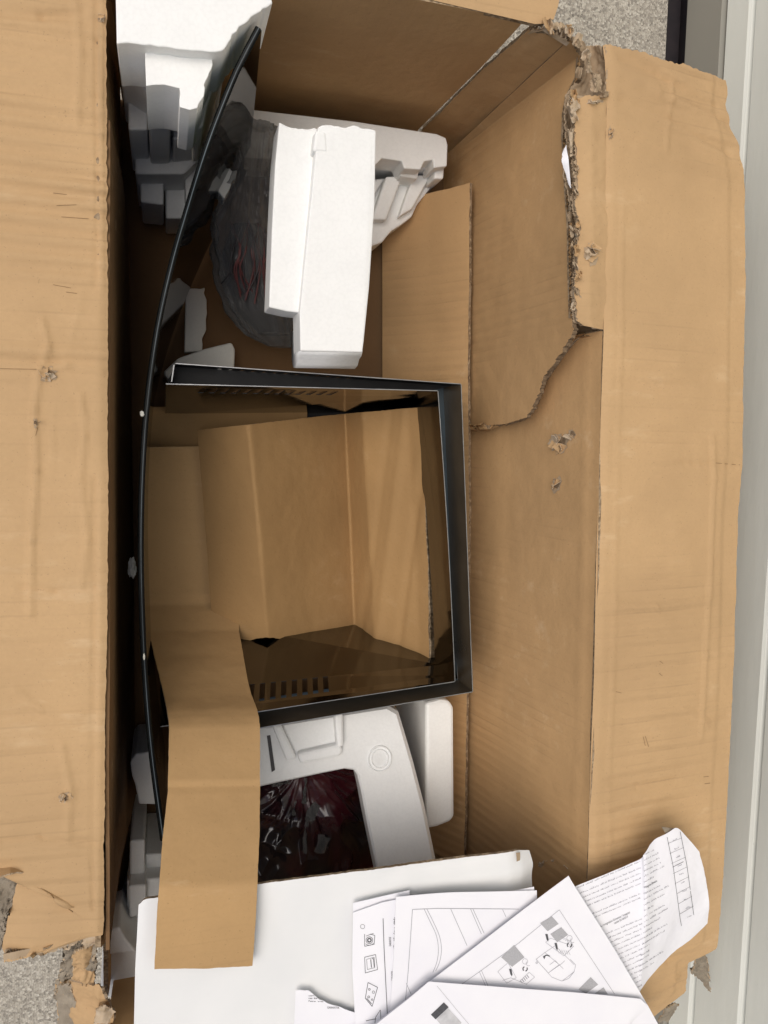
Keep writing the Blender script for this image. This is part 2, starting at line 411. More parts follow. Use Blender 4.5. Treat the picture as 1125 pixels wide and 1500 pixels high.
class Ink:
    """printed marks laid on a sheet: strokes, fills and words"""
    def __init__(s, bvh, off=.0004): s.b = bvh; s.V = []; s.F = []; s.off = off
    def poly(s, pts):
        q = [hitpt(s.b, *p, s.off)[0] for p in pts]
        if any(p is None for p in q): return
        b = len(s.V); s.V += q; s.F.append(tuple(range(b, b + len(q))))
    def line(s, pts, w=1., step=8):
        for (x0, y0), (x1, y1) in zip(pts, pts[1:]):
            L = math.hypot(x1 - x0, y1 - y0)
            if L < 1e-3: continue
            n = max(1, int(L / step)); nx, ny = -(y1 - y0) / L * w / 2, (x1 - x0) / L * w / 2
            for k in range(n):
                a = k / n; c = (k + 1) / n
                ax, ay, bx, by = x0 + (x1 - x0) * a, y0 + (y1 - y0) * a, x0 + (x1 - x0) * c, y0 + (y1 - y0) * c
                s.poly([(ax + nx, ay + ny), (bx + nx, by + ny), (bx - nx, by - ny), (ax - nx, ay - ny)])
    def text(s, body, x, y, dx, dy, size, squash=1.):
        cu = bpy.data.curves.new('t', 'FONT'); cu.body = body; cu.size = 1; cu.resolution_u = 2
        to = bpy.data.objects.new('t', cu); COL.objects.link(to)
        dg = bpy.context.evaluated_depsgraph_get(); me = to.evaluated_get(dg).to_mesh()
        L = math.hypot(dx, dy); ux, uy = dx / L * size, dy / L * size; vx, vy = uy, -ux
        P2 = [hitpt(s.b, x + v.co.x * ux * squash + v.co.y * vx, y + v.co.x * uy * squash + v.co.y * vy, s.off)[0] for v in me.vertices]
        b = len(s.V); ok = True
        fs = [tuple(p.vertices) for p in me.polygons if all(P2[k] is not None for k in p.vertices)]
        s.V += [p if p is not None else Vector((.3, -.7, .42)) for p in P2]; s.F += [tuple(k + b for k in f) for f in fs]
        to.evaluated_get(dg).to_mesh_clear(); bpy.data.objects.remove(to); bpy.data.curves.remove(cu)
    def scribble(s, x, y, dx, dy, length, h, rnd):
        """a line of print too small to read: word-long runs of letter-high ticks"""
        L = math.hypot(dx, dy); ux, uy = dx / L, dy / L; vx, vy = uy, -ux; p = 0
        while p < length:
            w = rnd.uniform(5, 17)
            q = p
            while q < min(p + w, length):
                hh = h * rnd.choice((.55, .6, .65, 1.)); ww = rnd.uniform(.5, 1.0)
                bx, by = x + ux * q, y + uy * q
                s.poly([(bx, by), (bx + ux * ww, by + uy * ww), (bx + ux * ww + vx * hh, by + uy * ww + vy * hh), (bx + vx * hh, by + vy * hh)])
                if rnd.random() < .6:
                    o = rnd.choice((0, hh * .8)); q2 = 1.5
                    s.poly([(bx + vx * o, by + vy * o), (bx + ux * q2 + vx * o, by + uy * q2 + vy * o), (bx + ux * q2 + vx * (o + .6), by + uy * q2 + vy * (o + .6)), (bx + vx * (o + .6), by + vy * (o + .6))])
                q += rnd.uniform(1.5, 2.1)
            p += w + 2.6
    def build(s, name, mat, parent):
        if not s.F: return
        o = obj(name, s.V, s.F, mat, parent, None, False)
        if name == 'print': o['kind'] = 'stuff'
        return o
def box_between(name, a, b, mat, parent=None):
    (x0, y0, z0), (x1, y1, z1) = a, b
    V = [(x0, y0, z0), (x1, y0, z0), (x1, y1, z0), (x0, y1, z0), (x0, y0, z1), (x1, y0, z1), (x1, y1, z1), (x0, y1, z1)]
    return obj(name, V, [(0, 3, 2, 1), (4, 5, 6, 7), (0, 1, 5, 4), (1, 2, 6, 5), (2, 3, 7, 6), (3, 0, 4, 7)], mat, parent, None, False)

# ------------------------------------------------------------------ the setting
def build_ground():
    G = [[Vector((x, y, 0)) for y in (-12, -2, 2, 12)] for x in (-12, -1, .868)]
    V = [p for c in G for p in c]
    tag(obj('ground', V, [(i * 4 + j, (i + 1) * 4 + j, (i + 1) * 4 + j + 1, i * 4 + j + 1) for i in range(2) for j in range(3)], 'concrete'), 'speckled exposed aggregate concrete paving under the box', None, None, 'structure')
build_ground()
def build_wall():
    w = empty('house_wall', (.9, 0, 0), 'pale grey-green painted house wall of grooved horizontal boards beside the box', 'wall')
    box_between('footing', (.8685, -4, -.1), (.9035, 4, -.012), 'dark', w)
    box_between('footing', (.91, -4, -.1), (1.0, 4, .03), 'dark', w)
    box_between('base_trim', (.8925, -4, .022), (.98, 4, .112), 'base_trim', w)
    # each board: flat face, then a rounded shoulder that dips into the groove
    prof = [(.004, 0), (0, .0035), (0, .103), (.0025, .108), (.0075, .1125), (.012, .1135), (.012, .1165), (.06, .1165), (.06, 0)]
    z = .1165 - .0525
    k = 0
    while z < 2.9:
        V = []; 
        zz = [(x, zq) for x, zq in prof]
        if k == 0: zz = [(x, max(zq, .0535)) for x, zq in prof]
        for y in (-4, 4):
            for x, zq in zz: V.append((.9 + x, y, z + zq))
        n = len(zz)
        F = [(i, (i + 1) % n, n + (i + 1) % n, n + i) for i in range(n)] + [tuple(range(n))[::-1], tuple(range(n, 2 * n))]
        obj('board', V, F, 'siding', w, None, False)
        z += .1165; k += 1
build_wall()

# ------------------------------------------------------------------ the shipping carton
carton = empty('cardboard_carton', (.2, -.1, 0), 'large open brown corrugated carton with torn corner and flaps folded out', 'carton')
TH = .006
ZT = .40
BV = {}
def crease_field(lines, z=ZT):
    segs = []
    for pts, k, w in lines:
        q = [P(x, y, z) for x, y in pts]
        for a, b in zip(q, q[1:]): segs.append((a.xy, b.xy, k, w))
    def f(p):
        h = 0; p2 = p.xy
        for a, b, k, w in segs:
            d = b - a; t = max(0, min(1, (p2 - a).dot(d) / d.length_squared)); r = (p2 - a - d * t).length
            if r < 3.2 * w: h += k * math.exp(-(r / w) ** 2)
        return h
    return f
CR_L = crease_field([([(141, -10), (143, 60), (141, 140), (144, 260), (142, 420)], -.0016, .0022), ([(147, 40), (146, 200), (147, 420)], .0012, .0016), ([(62, 470), (72, 510), (58, 545), (50, 600), (53, 690), (46, 790), (44, 900)], .0017, .0028), ([(120, 580), (124, 640), (118, 700), (128, 790), (120, 860)], .0012, .0022),
    ([(60, 540), (100, 536), (150, 545)], .0014, .0024), ([(30, 860), (80, 868), (140, 862)], -.0012, .003), ([(20, 1010), (60, 1040), (120, 1046)], .0011, .003), ([(0, 1235), (60, 1228), (150, 1236)], -.0014, .003), ([(90, 1090), (104, 1160), (98, 1230)], .0012, .003), ([(0, 20), (60, 24), (125, 18)], -.0016, .003), ([(110, 0), (118, 80), (112, 180)], .0010, .003), ([(139, 700), (138, 1100), (136, 1330)], -.0013, .002)], ZT)
CR_R = crease_field([([(905, 300), (900, 480), (897, 700), (890, 1000), (884, 1270)], .0009, .002), ([(1046, 640), (1049, 700), (1044, 860), (1036, 960), (1030, 1080)], .0016, .0028), ([(990, 676), (1040, 680), (1088, 682)], -.0014, .0022), ([(900, 90), (960, 112), (1060, 150)], -.0018, .003), ([(895, 118), (960, 140), (1070, 176)], .0016, .003), ([(900, 150), (980, 175), (1080, 222)], -.0017, .003), ([(900, 215), (1000, 236), (1085, 250)], .0013, .003), ([(985, 120), (978, 170), (972, 220)], .0014, .002), ([(900, 560), (960, 566), (1030, 556)], -.0010, .004),
    ([(890, 880), (960, 890), (1060, 872)], .0012, .004), ([(1000, 1040), (1040, 1060), (1068, 1050)], .0012, .003), ([(885, 1140), (930, 1150), (990, 1140)], -.0010, .004), ([(940, 1420), (980, 1410), (1010, 1400)], -.002, .003), ([(950, 1462), (1000, 1436)], .002, .003)], .39)
CR_W = None
def build_carton():
    # floor
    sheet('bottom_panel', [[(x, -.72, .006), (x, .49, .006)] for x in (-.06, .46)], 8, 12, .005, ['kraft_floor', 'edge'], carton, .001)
    # left side
    cols = []
    for y, zt in ((-.73, .25), (-.66, .27), (-.61, .31), (-.585, .36), (-.565, ZT - .002), (-.3, ZT - .002), (0, ZT - .002), (.3, ZT - .002), (.49, ZT - .002)):
        xt = -.0555 - (.43 - y) * .0135
        cols.append([(xt, y, zt), (xt + .003, y, zt * .75), (xt + .006, y, zt * .37), (-.056, y, .004)])
    o, b, _ = sheet('side_panel', cols, 160, 20, TH, ['kraft_wall', 'edge'], carton, .003, 5, seed=3, jag=(0, 0, .003, 0))
    # right side, rear piece (its top edge is torn and it ends at the long crack)
    fa = lambda z: .452 + .032 * z / .4
    tops = [(846, 58), (849, 84), (847, 112), (833, 140), (828, 165), (827, 200), (829, 240), (832, 290), (835, 330), (836, 400), (838, 466), (840, 486), (820, 520), (796, 553), (782, 590), (772, 611), (740, 621), (716, 623), (692, 622)]
    cols = []; rear_top = []
    for k, (px, py) in enumerate(tops):
        p = PX(px, py, fa) if k else P(px, py, .405)
        if k == 0: p = Vector((.458, .468, p.z))
        rear_top.append(p)
        cols.append([p, (.452, p.y, .004)])
    _, BV['wall_rear'], G = sheet('side_panel', cols, 300, 40, TH, ['kraft_wall', 'edge_dark'], carton, .0035, 7, .0006, seed=5, jag=(0, 0, .007, 0))
    flutes('torn_edge', [p for p in rear_top[1:11]], (0, 0, -1), (1, 0, 0), carton, .0028, .005, .0055, 3, 'edge')
    # right side, front piece below the fold
    crack = [(694, 624), (718, 625), (744, 623.5), (774, 614), (785, 592), (801, 557), (826, 522), (846, 498), (862, 488), (884, 484)]
    fold = [(882, 560), (880, 660), (876, 800), (871, 1000), (866, 1150), (861, 1290), (855, 1400), (848, 1520)]
    fb = lambda z: .452 + .072 * z / .4
    cols = []; ct = []
    for px, py in crack:
        p = PX(px, py, fb); ct.append(p); cols.append([p, p.lerp(Vector((.452, p.y, .004)), .5), (.452, p.y, .004)])
    for px, py in fold:
        p = P(px, py, ZT); b = Vector((.452, p.y, .004))
        cols.append([p, p + (b - p) * .05 + Vector((.0012, 0, 0)), p + (b - p) * .062 + Vector((-.0012, 0, 0)), p + (b - p) * .075 + Vector((.0004, 0, 0)), p + (b - p) * .5 + Vector((.006, 0, 0)), b])
    _, BV['wall'], G = sheet('side_panel', cols, 150, 56, TH, ['kraft_wall', 'edge'], carton, .003, 6, .0005, seed=9)
    flutes('torn_edge', ct[4:], (0, -.3, -1), (1, 0, 0), carton, .002, .004, .0065, 5, 'edge_dark')
    # outer liner that still bridges the crack from behind
    cr = [(690, 624), (745, 622), (775, 614), (800, 556), (842, 494), (872, 476)]
    fo = lambda z: fb(z) + .014
    sheet('outer_liner', [[PX(x - 10, y - 14, fo), PX(x + 12, y + 16, fo)] for x, y in cr], 50, 6, .002, 'ripped_grey', carton, .003, 40, .002, seed=2)
    # far end: main panel, the slit next to its corner, and the glued tab
    yw = .482
    main = []
    for (tx, ty), (bx, by) in [((150, -60), (180, 150)), ((370, -60), (330, 150)), ((560, -18), (500, 170)), ((640, 3), (560, 182)), ((768, 40), (615, 190))]:
        a = P(tx, ty, ZT); a.y = yw
        b = PY(bx, by, yw - .0); b.z = .004
        main.append([a, a.lerp(Vector((a.x - .002, yw + .004, .2)), 1), (b.x if bx < 600 else .40, yw, .004)])
    a = P(768, 42, ZT); main[-1] = [Vector((a.x, yw, ZT)), PY(700, 104, yw + .002), PY(612, 190, yw), (.392, yw, .004)]
    _, BV['end'], _ = sheet('end_panel', main, 70, 30, TH, ['kraft_x', 'edge'], carton, .002, 7, seed=11)
    tab = [[PY(775, 43, yw), PY(706, 104, yw + .003), PY(619, 190, yw + .002), (.405, yw, .004)], [(.466, .4655, .40), (.463, .467, .25), (.460, .470, .1), (.458, .474, .004)]]
    sheet('end_tab', tab, 14, 40, TH, ['kraft_x', 'edge'], carton, .003, 14, .0008, seed=12, jag=(.002, 0, .005, 0))
    ed = [PY(780 - 3, 42, yw - .002), PY(800, 36, yw - .002), Vector((.447, .470, .405)), Vector((.458, .466, .405))]
    flutes('torn_edge', ed, (0, 0, -1), (.3, 1, 0), carton, .006, .007, .006, 8, 'torn_pale')
    # end panel at the near end, out of the picture but part of the carton
    sheet('end_panel', [[(-.075, -.735, .40), (-.06, -.73, .004)], [(.53, -.735, .40), (.452, -.73, .004)]], 20, 10, TH, ['kraft_x', 'edge'], carton, .003, 6)
    # far flap, folded outwards
    fl = []
    for (ix, iy), (ox, oy) in [((372, -62), (380, -260)), ((560, -19), (600, -220)), ((640, 2), (690, -200)), ((790, 37), (838, -160)), ((812, 28), (840, -150))]:
        a = P(ix, iy, ZT + .001); b = P(ox, oy, .375); fl.append([a, a.lerp(b, .1) + Vector((0, 0, .003)), b])
    sheet('flap', fl, 40, 20, TH, ['kraft_flap', 'edge'], carton, .003, 8, seed=4, jag=(0, .004, 0, 0))
    # right flap
    inner = [(883, 66), (886, 100), (888, 145), (887, 200), (886, 300), (885, 400), (883.5, 484), (880.5, 560), (878.5, 660), (874.5, 800), (869.5, 1000), (864.5, 1150), (859.5, 1290), (856, 1380), (849, 1460), (844, 1530)]
    outer = [(1065, 117), (1066, 140), (1063, 160), (1081, 215), (1090, 262), (1091, 420), (1086, 560), (1086, 676), (1080, 760), (1076, 960), (1066, 1150), (1058, 1290), (1049, 1388), (1006, 1409), (1003, 1452), (930, 1512)]
    cols = []
    for (ix, iy), (ox, oy) in zip(inner, outer):
        a = P(ix, iy, ZT); b = P(ox, oy, .375)
        cols.append([a, a.lerp(b, .04) + Vector((0, 0, .0035)), a.lerp(b, .10) + Vector((0, 0, .004)), a.lerp(b, .5) + Vector((0, 0, .006)), a.lerp(b, .86) + Vector((0, 0, .004)), a.lerp(b, .885) + Vector((0, 0, .0015)), b])
    def dflap(p):
        h = 0
        if p.y > .30: h += .0010 * math.sin((p.y + p.x * .28) * 2 * math.pi / .028) * min(1, (p.y - .30) / .08)
        h -= .002 * math.exp(-((p.y - (.448 + (p.x - .6) * -.3)) / .004) ** 2)
        return h + 1.9 * CR_R(p)
    _, BV['flap'], G = sheet('flap', cols, 240, 60, TH, ['kraft_flap', 'edge'], carton, .004, 6, .0005, seed=7, jag=(.003, .004, 0, .0018), disp=dflap)
    # strip of the side that tore away with the right flap
    li = [(847, 142), (843, 165), (842, 200), (845, 250), (843, 300), (850, 330), (846, 370), (842, 430), (845, 470), (856, 477)]
    ri = [(890, 140), (892, 165), (890, 200), (889, 250), (888, 300), (888, 330), (887, 370), (887, 430), (886, 470), (884, 483)]
    cols = [[P(a, b, ZT + .004), P((a + c) / 2, (b + d) / 2, ZT + .007), P(c + 2, d, ZT + .0002)] for (a, b), (c, d) in zip(li, ri)]
    _, BV['strip'], _ = sheet('torn_strip', cols, 110, 16, .0045, ['kraft_flap', 'torn_pale'], carton, .002, 18, .0008, seed=15, jag=(.004, 0, .004, 0))
    flutes('torn_edge', [P(a - 1, b, ZT - .001) for a, b in li], (1, 0, 0), (0, 0, 1), carton, .006, .006, .006, 21, 'torn')
    # crushed core between the rear piece and the flap
    L = [(846, 62), (850, 90), (846, 118), (832, 142), (829, 165), (829, 205), (833, 260), (836, 325)]
    Rr = [(884, 70), (890, 100), (888, 126), (880, 146), (852, 172), (848, 210), (850, 260), (848, 330)]
    cols = [[P(a, b, ZT - .018), P((a + c) / 2, (b + d) / 2, ZT - .026), P(c, d, ZT + .001)] for (a, b), (c, d) in zip(L, Rr)]
    sheet('crushed_core', cols, 110, 30, .002, 'torn', carton, .008, 30, .0025, seed=21, jag=(.004, .004, .004, .004))
    for k, (x, y, w, h) in enumerate([(872, 120, 16, 26), (862, 92, 10, 30), (838, 160, 10, 26), (836, 210, 8, 40), (884, 138, 12, 9), (868, 148, 26, 5)]):
        sheet('torn_shred', [[P(x - w / 2, y - h / 2, ZT + .002), P(x - w / 2 + 2, y + h / 2, ZT + .006)], [P(x, y - h / 2 + 3, ZT + .014), P(x + 1, y + h / 2, ZT + .010)], [P(x + w / 2, y - h / 2, ZT + .004), P(x + w / 2, y + h / 2 - 2, ZT + .001)]], 14, 16, .001, 'torn_pale' if k % 2 else 'torn', carton, .004, 60, .002, seed=30 + k, jag=(.003, .003, .003, .003))
    rr = random.Random(77)
    line = [(800, 38), (822, 40), (846, 56), (850, 86), (846, 116), (832, 142), (829, 170), (830, 210), (834, 262), (838, 326), (840, 380), (840, 430), (842, 474)]
    for k in range(36):
        f = rr.random() * (len(line) - 1.001); q = int(f); f -= q
        x, y = line[q][0] + (line[q + 1][0] - line[q][0]) * f, line[q][1] + (line[q + 1][1] - line[q][1]) * f
        big = 1.5 if y < 200 else .8
        w, h = rr.uniform(3, 9) * big, rr.uniform(6, 20) * big; a = rr.uniform(-.6, .6); x += rr.uniform(-2, 12) * (1 if y > 60 else .2)
        rows = []
        for u in (-.5, 0, .5):
            l = []
            for v_ in (-.5, 0, .5):
                xx, yy = u * w * (1 - .5 * abs(v_)), v_ * h
                l.append(P(x + xx * math.cos(a) - yy * math.sin(a), y + xx * math.sin(a) + yy * math.cos(a), ZT + .004 + rr.uniform(-.004, .012)))
            rows.append(l)
        sheet('torn_shred', rows, 8, 10, .0008, ['torn', 'torn_pale', 'kraft', 'torn_pale'][k % 4], carton, .0016, 40, 0, seed=200 + k, jag=(.0016, .0016, .002, .002))
    sheet('white_shred', [[P(826, 218, ZT + .002), P(822, 235, ZT + .006), P(832, 268, ZT + .002)], [P(829, 212, ZT + .004), P(833, 235, ZT + .01), P(836, 276, ZT + .004)]], 6, 14, .001, 'paper', carton, .002, 50, seed=41, jag=(.002, 0, .001, .001))
    # left flap
    inner = [(156.5, -45), (155.5, 60), (156.5, 200), (157.5, 330), (158, 430), (157, 560), (158, 700), (157, 900), (154, 1100), (152, 1250), (152, 1345), (150, 1368), (130, 1371), (100, 1381), (72, 1391)]
    outer = [(-190, -45), (-190, 60), (-190, 200), (-190, 330), (-190, 430), (-190, 560), (-190, 700), (-190, 900), (-190, 1100), (-190, 1180), (-40, 1262), (34, 1268), (12, 1345), (6, 1385), (8, 1408)]
    cols = []
    for (ix, iy), (ox, oy) in zip(inner, outer):
        a = P(ix, iy, ZT); b = P(ox, oy, .385); d = (b - a).length
        e = .018 / d if d > .03 else .2
        cols.append([a, a.lerp(b, min(.3, e * .4)) + Vector((0, 0, .003)), a.lerp(b, min(.5, e)) + Vector((0, 0, .0022)), a.lerp(b, .55) + Vector((0, 0, .004)), b])
    def dl(p):
        h = 0
        if p.y > .10: h += .0030 * math.sin(p.y * 2 * math.pi / .0185 + p.x * 9) * min(1, max(0, (p.y - .10) / .1)) * (.6 + .8 * noise.noise(p * 6))
        h -= .003 * math.exp(-((p.y - .072) / .0022) ** 2) * (1 if p.x < -.10 else .25)
        h += .0025 * math.exp(-((p.y - .082) / .006) ** 2)
        for (cx, cy, ax, k) in [(-.083, .115, .8, .0015), (-.108, -.01, .2, .0014), (-.087, -.06, .15, .0012), (-.079, .03, -1.2, .0012)]:
            t = (p.x - cx) - ax * (p.y - cy) * .3
            if abs(p.y - cy) < .05: h += k * math.exp(-(t / .002) ** 2) * (1 - abs(p.y - cy) / .05)
        return h + 1.9 * CR_L(p)
    _, BV['lflap'], _ = sheet('flap', cols, 300, 70, TH, ['kraft_flap', 'edge'], carton, .0035, 6, .0006, seed=6, jag=(0, .003, .0012, .003), disp=dl)
    flutes('torn_edge', [P(x, y, .394) for x, y in [(6, 1402), (40, 1395), (72, 1389), (100, 1379), (130, 1368), (149, 1360)]], (0, 1, 0), (0, 0, 1), carton, .006, .006, .006, 31, 'torn')
    # ripped ply at the left flap's notch and the crumpled scraps of the near left corner
    sheet('ripped_ply', [[P(-30, 1285, .388), P(-30, 1420, .37)], [P(0, 1284, .385), P(-4, 1405, .37)], [P(20, 1275, .384), P(8, 1365, .378)], [P(36, 1270, .383), P(14, 1340, .381)]], 34, 40, .002, 'ripped_grey', carton, .006, 50, .003, seed=51, jag=(0, .003, .002, .004))
    sheet('curled_lip', [[P(-30, 1277, .392), P(-30, 1292, .404)], [P(14, 1266, .392), P(16, 1279, .408)], [P(36, 1266, .390), P(38, 1277, .396)]], 30, 8, .002, ['kraft', 'torn'], carton, .001, 30, seed=52, jag=(0, .002, 0, .002))
    sheet('torn_scrap', [[P(96, 1388, .37), P(84, 1442, .30), P(84, 1450, .28)], [P(118, 1374, .375), P(108, 1425, .34), P(100, 1448, .29)], [P(150, 1362, .385), P(142, 1400, .37), P(134, 1448, .31)]], 50, 50, .003, ['ripped_grey', 'torn_pale'], carton, .013, 42, .004, seed=54, jag=(.005, .005, .004, .005))
    sheet('torn_scrap', [[P(106, 1398, .375), P(110, 1444, .33)], [P(122, 1388, .388), P(124, 1440, .345)], [P(140, 1378, .380), P(136, 1446, .335)]], 30, 36, .003, ['kraft', 'torn_pale'], carton, .009, 40, .002, seed=55, jag=(.006, .004, .006, .005))
    sheet('torn_scrap', [[P(82, 1440, .30), P(84, 1540, .28)], [P(104, 1436, .335), P(112, 1540, .30)], [P(128, 1443, .345), P(128, 1540, .31)], [P(146, 1440, .355), P(142, 1540, .32)], [P(156, 1462, .345), P(152, 1540, .31)], [P(168, 1485, .33), P(146, 1540, .30)]], 60, 60, .004, ['kraft', 'torn_pale'], carton, .012, 24, .002, seed=56, jag=(.003, .006, .006, 0))
    sheet('torn_scrap', [[P(84, 1444, .315), P(86, 1500, .297), P(88, 1540, .29)], [P(100, 1441, .338), P(116, 1490, .315), P(108, 1540, .31)]], 24, 30, .002, ['ripped_grey', 'torn_pale'], carton, .004, 50, .002, seed=57, jag=(.003, .006, .003, 0))
    sheet('torn_scrap', [[P(140, 1478, .352), P(138, 1500, .345)], [P(154, 1470, .356), P(150, 1498, .35)], [P(166, 1484, .35), P(154, 1504, .345)]], 18, 14, .002, ['torn_pale', 'torn'], carton, .006, 60, .001, seed=60, jag=(.003, .004, .004, .003))
    sheet('torn_scrap', [[P(118, 1378, .392), P(124, 1392, .384)], [P(148, 1364, .396), P(144, 1380, .388)]], 18, 12, .002, ['torn_pale', 'torn'], carton, .004, 70, .001, seed=62, jag=(.004, .003, .002, .005))
    # tatters at the near end of the right flap
    sheet('torn_scrap', [[P(1022, 1400, .36), P(1012, 1425, .30)], [P(1034, 1400, .33), P(1022, 1432, .27)], [P(1037, 1418, .30), P(1040, 1452, .23)]], 26, 26, .002, ['ripped_grey', 'torn'], carton, .006, 60, .003, seed=58, jag=(.003, .004, .003, .004))
    sheet('torn_scrap', [[P(976, 1472, .36), P(964, 1496, .32)], [P(994, 1468, .34), P(980, 1490, .30)]], 16, 16, .002, ['ripped_grey', 'torn'], carton, .004, 60, .002, seed=59, jag=(.003, .003, .003, .003))
    # crumpled near corner of the right side (loose core under the papers)
    sheet('crushed_core', [[P(790, 1262, .30), P(800, 1300, .27)], [P(812, 1256, .33), P(822, 1306, .30)], [P(838, 1266, .36), P(846, 1310, .34)]], 40, 30, .002, ['torn', 'torn_pale'], carton, .009, 40, .003, seed=61, jag=(.004, .004, .004, .004))
build_carton()

def tear(bvhname, px, py, w, h, seed, shred=3):
    """a gouge in the board: ripped ply with shreds of liner standing up"""
    rnd = random.Random(seed); b = BV[bvhname]; pts = []
    for k in range(18):
        a = 2 * math.pi * k / 18; r = rnd.uniform(.55, 1.1)
        p, n = hitpt(b, px + math.cos(a) * w * r, py + math.sin(a) * h * r, .0006)
        if p is None: return
        pts.append(p)
    c, n = hitpt(b, px, py, -.0005)
    V = [c] + pts; F = [(0, 1 + k, 1 + (k + 1) % 18) for k in range(18)]
    obj('gouge', V, F, 'torn', carton, None, False)
    q = []
    for k in range(12):
        a = 2 * math.pi * k / 12; r = rnd.uniform(.25, .6)
        p, n = hitpt(b, px + w * .15 + math.cos(a) * w * r, py - h * .1 + math.sin(a) * h * r, .0011)
        q.append(p)
    if all(q): obj('puncture_shade', q, [tuple(range(12))], 'edge_dark', carton, None, False)  # flat dark patch: the hole's shade is put into its colour
    for s in range(shred):
        a = rnd.uniform(0, 6.28); x, y = px + math.cos(a) * w * .7, py + math.sin(a) * h * .7
        rows = []
        ln = rnd.uniform(.6, 1.1) * min(w, h) * 1.1; wd = rnd.uniform(.5, .9) * min(w, h); d = a + rnd.uniform(2.2, 4)
        for k in range(6):
            f = k / 5
            cx, cy = x + math.cos(d) * ln * f, y + math.sin(d) * ln * f
            l = []
            for q in (-1, 0, 1):
                p, nn = hitpt(b, cx - math.sin(d) * wd * q * (1 - .5 * f) * .6, cy + math.cos(d) * wd * q * (1 - .5 * f) * .6, .0010 + .006 * f * f + .001 * abs(q))
                l.append(p)
            if any(p is None for p in l): break
            rows.append(l)
        if len(rows) > 2: sheet('torn_shred', rows, 8, 4, .0008, ['torn_pale' if s % 2 else 'kraft', 'torn_pale'], carton, .0012, 60, seed=seed + s, jag=(0, .002, .001, .001))
for a in [('lflap', 70, 548, 15, 14, 1, 4), ('lflap', 95, 1167, 11, 7, 2, 3), ('wall', 820, 650, 15, 17, 3, 5), ('wall', 816, 710, 8, 15, 4, 4), ('strip', 866, 370, 11, 20, 5, 5), ('lflap', 148, 28, 6, 7, 7, 2), ('flap', 894, 195, 4, 12, 8, 2), ('wall', 838, 636, 8, 8, 9, 2), ('lflap', 52, 620, 3, 8, 10, 1)]:
    tear(*a)
def marks():
    rnd = random.Random(5)
    dents = {'flap': [[(945, 1078), (950, 1094)], [(945, 1092), (942, 1079)], [(902, 1013), (910, 1015)], [(965, 986), (970, 990)], [(966, 968), (971, 972)], [(1030, 1138), (1038, 1137)], [(1032, 1148), (1040, 1147)], [(1048, 678), (1084, 681)]],
             'lflap': [[(0, 540), (54, 541)], [(52, 638), (55, 626)], [(83, 301), (112, 300)], [(78, 283), (98, 285)], [(90, 318), (130, 321)], [(97, 428), (113, 430)], [(78, 417), (104, 422)]]}
    for k, ls in dents.items():
        ink = Ink(BV[k], .0004)
        for l in ls:
            ink = Ink(BV[k], .0004); ink.line(l, .8); ink.build('scratch', 'scratch', carton)
marks()

# cardboard liners that stand inside the carton
def liners():
    top = [(688, 268), (687, 420), (685.5, 562), (687, 760), (684, 1000), (682, 1100), (680, 1270)]
    zt = .14
    cols = []
    for px, py in top:
        a = P(px, py, zt); cols.append([a, (a.x - .04, a.y, .075), (a.x - .10, a.y, .012)])
    sheet('liner_sheet', cols, 90, 14, .006, ['kraft_wall', 'edge'], None, .002, 8, seed=71, jag=(.001, 0, .0012, 0), label='tall brown cardboard liner leaning along the right inner side behind the hood', cat='cardboard')
    cols = []
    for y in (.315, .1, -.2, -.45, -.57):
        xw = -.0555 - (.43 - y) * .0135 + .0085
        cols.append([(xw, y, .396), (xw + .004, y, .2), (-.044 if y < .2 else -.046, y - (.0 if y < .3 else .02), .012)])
    sheet('liner_sheet', cols, 60, 14, .004, ['kraft_liner_shaded', 'kraft_liner_shaded'], None, .001, 8, seed=72, label='cardboard liner tinted dark for shade, standing against the left inner side', cat='cardboard')
liners()

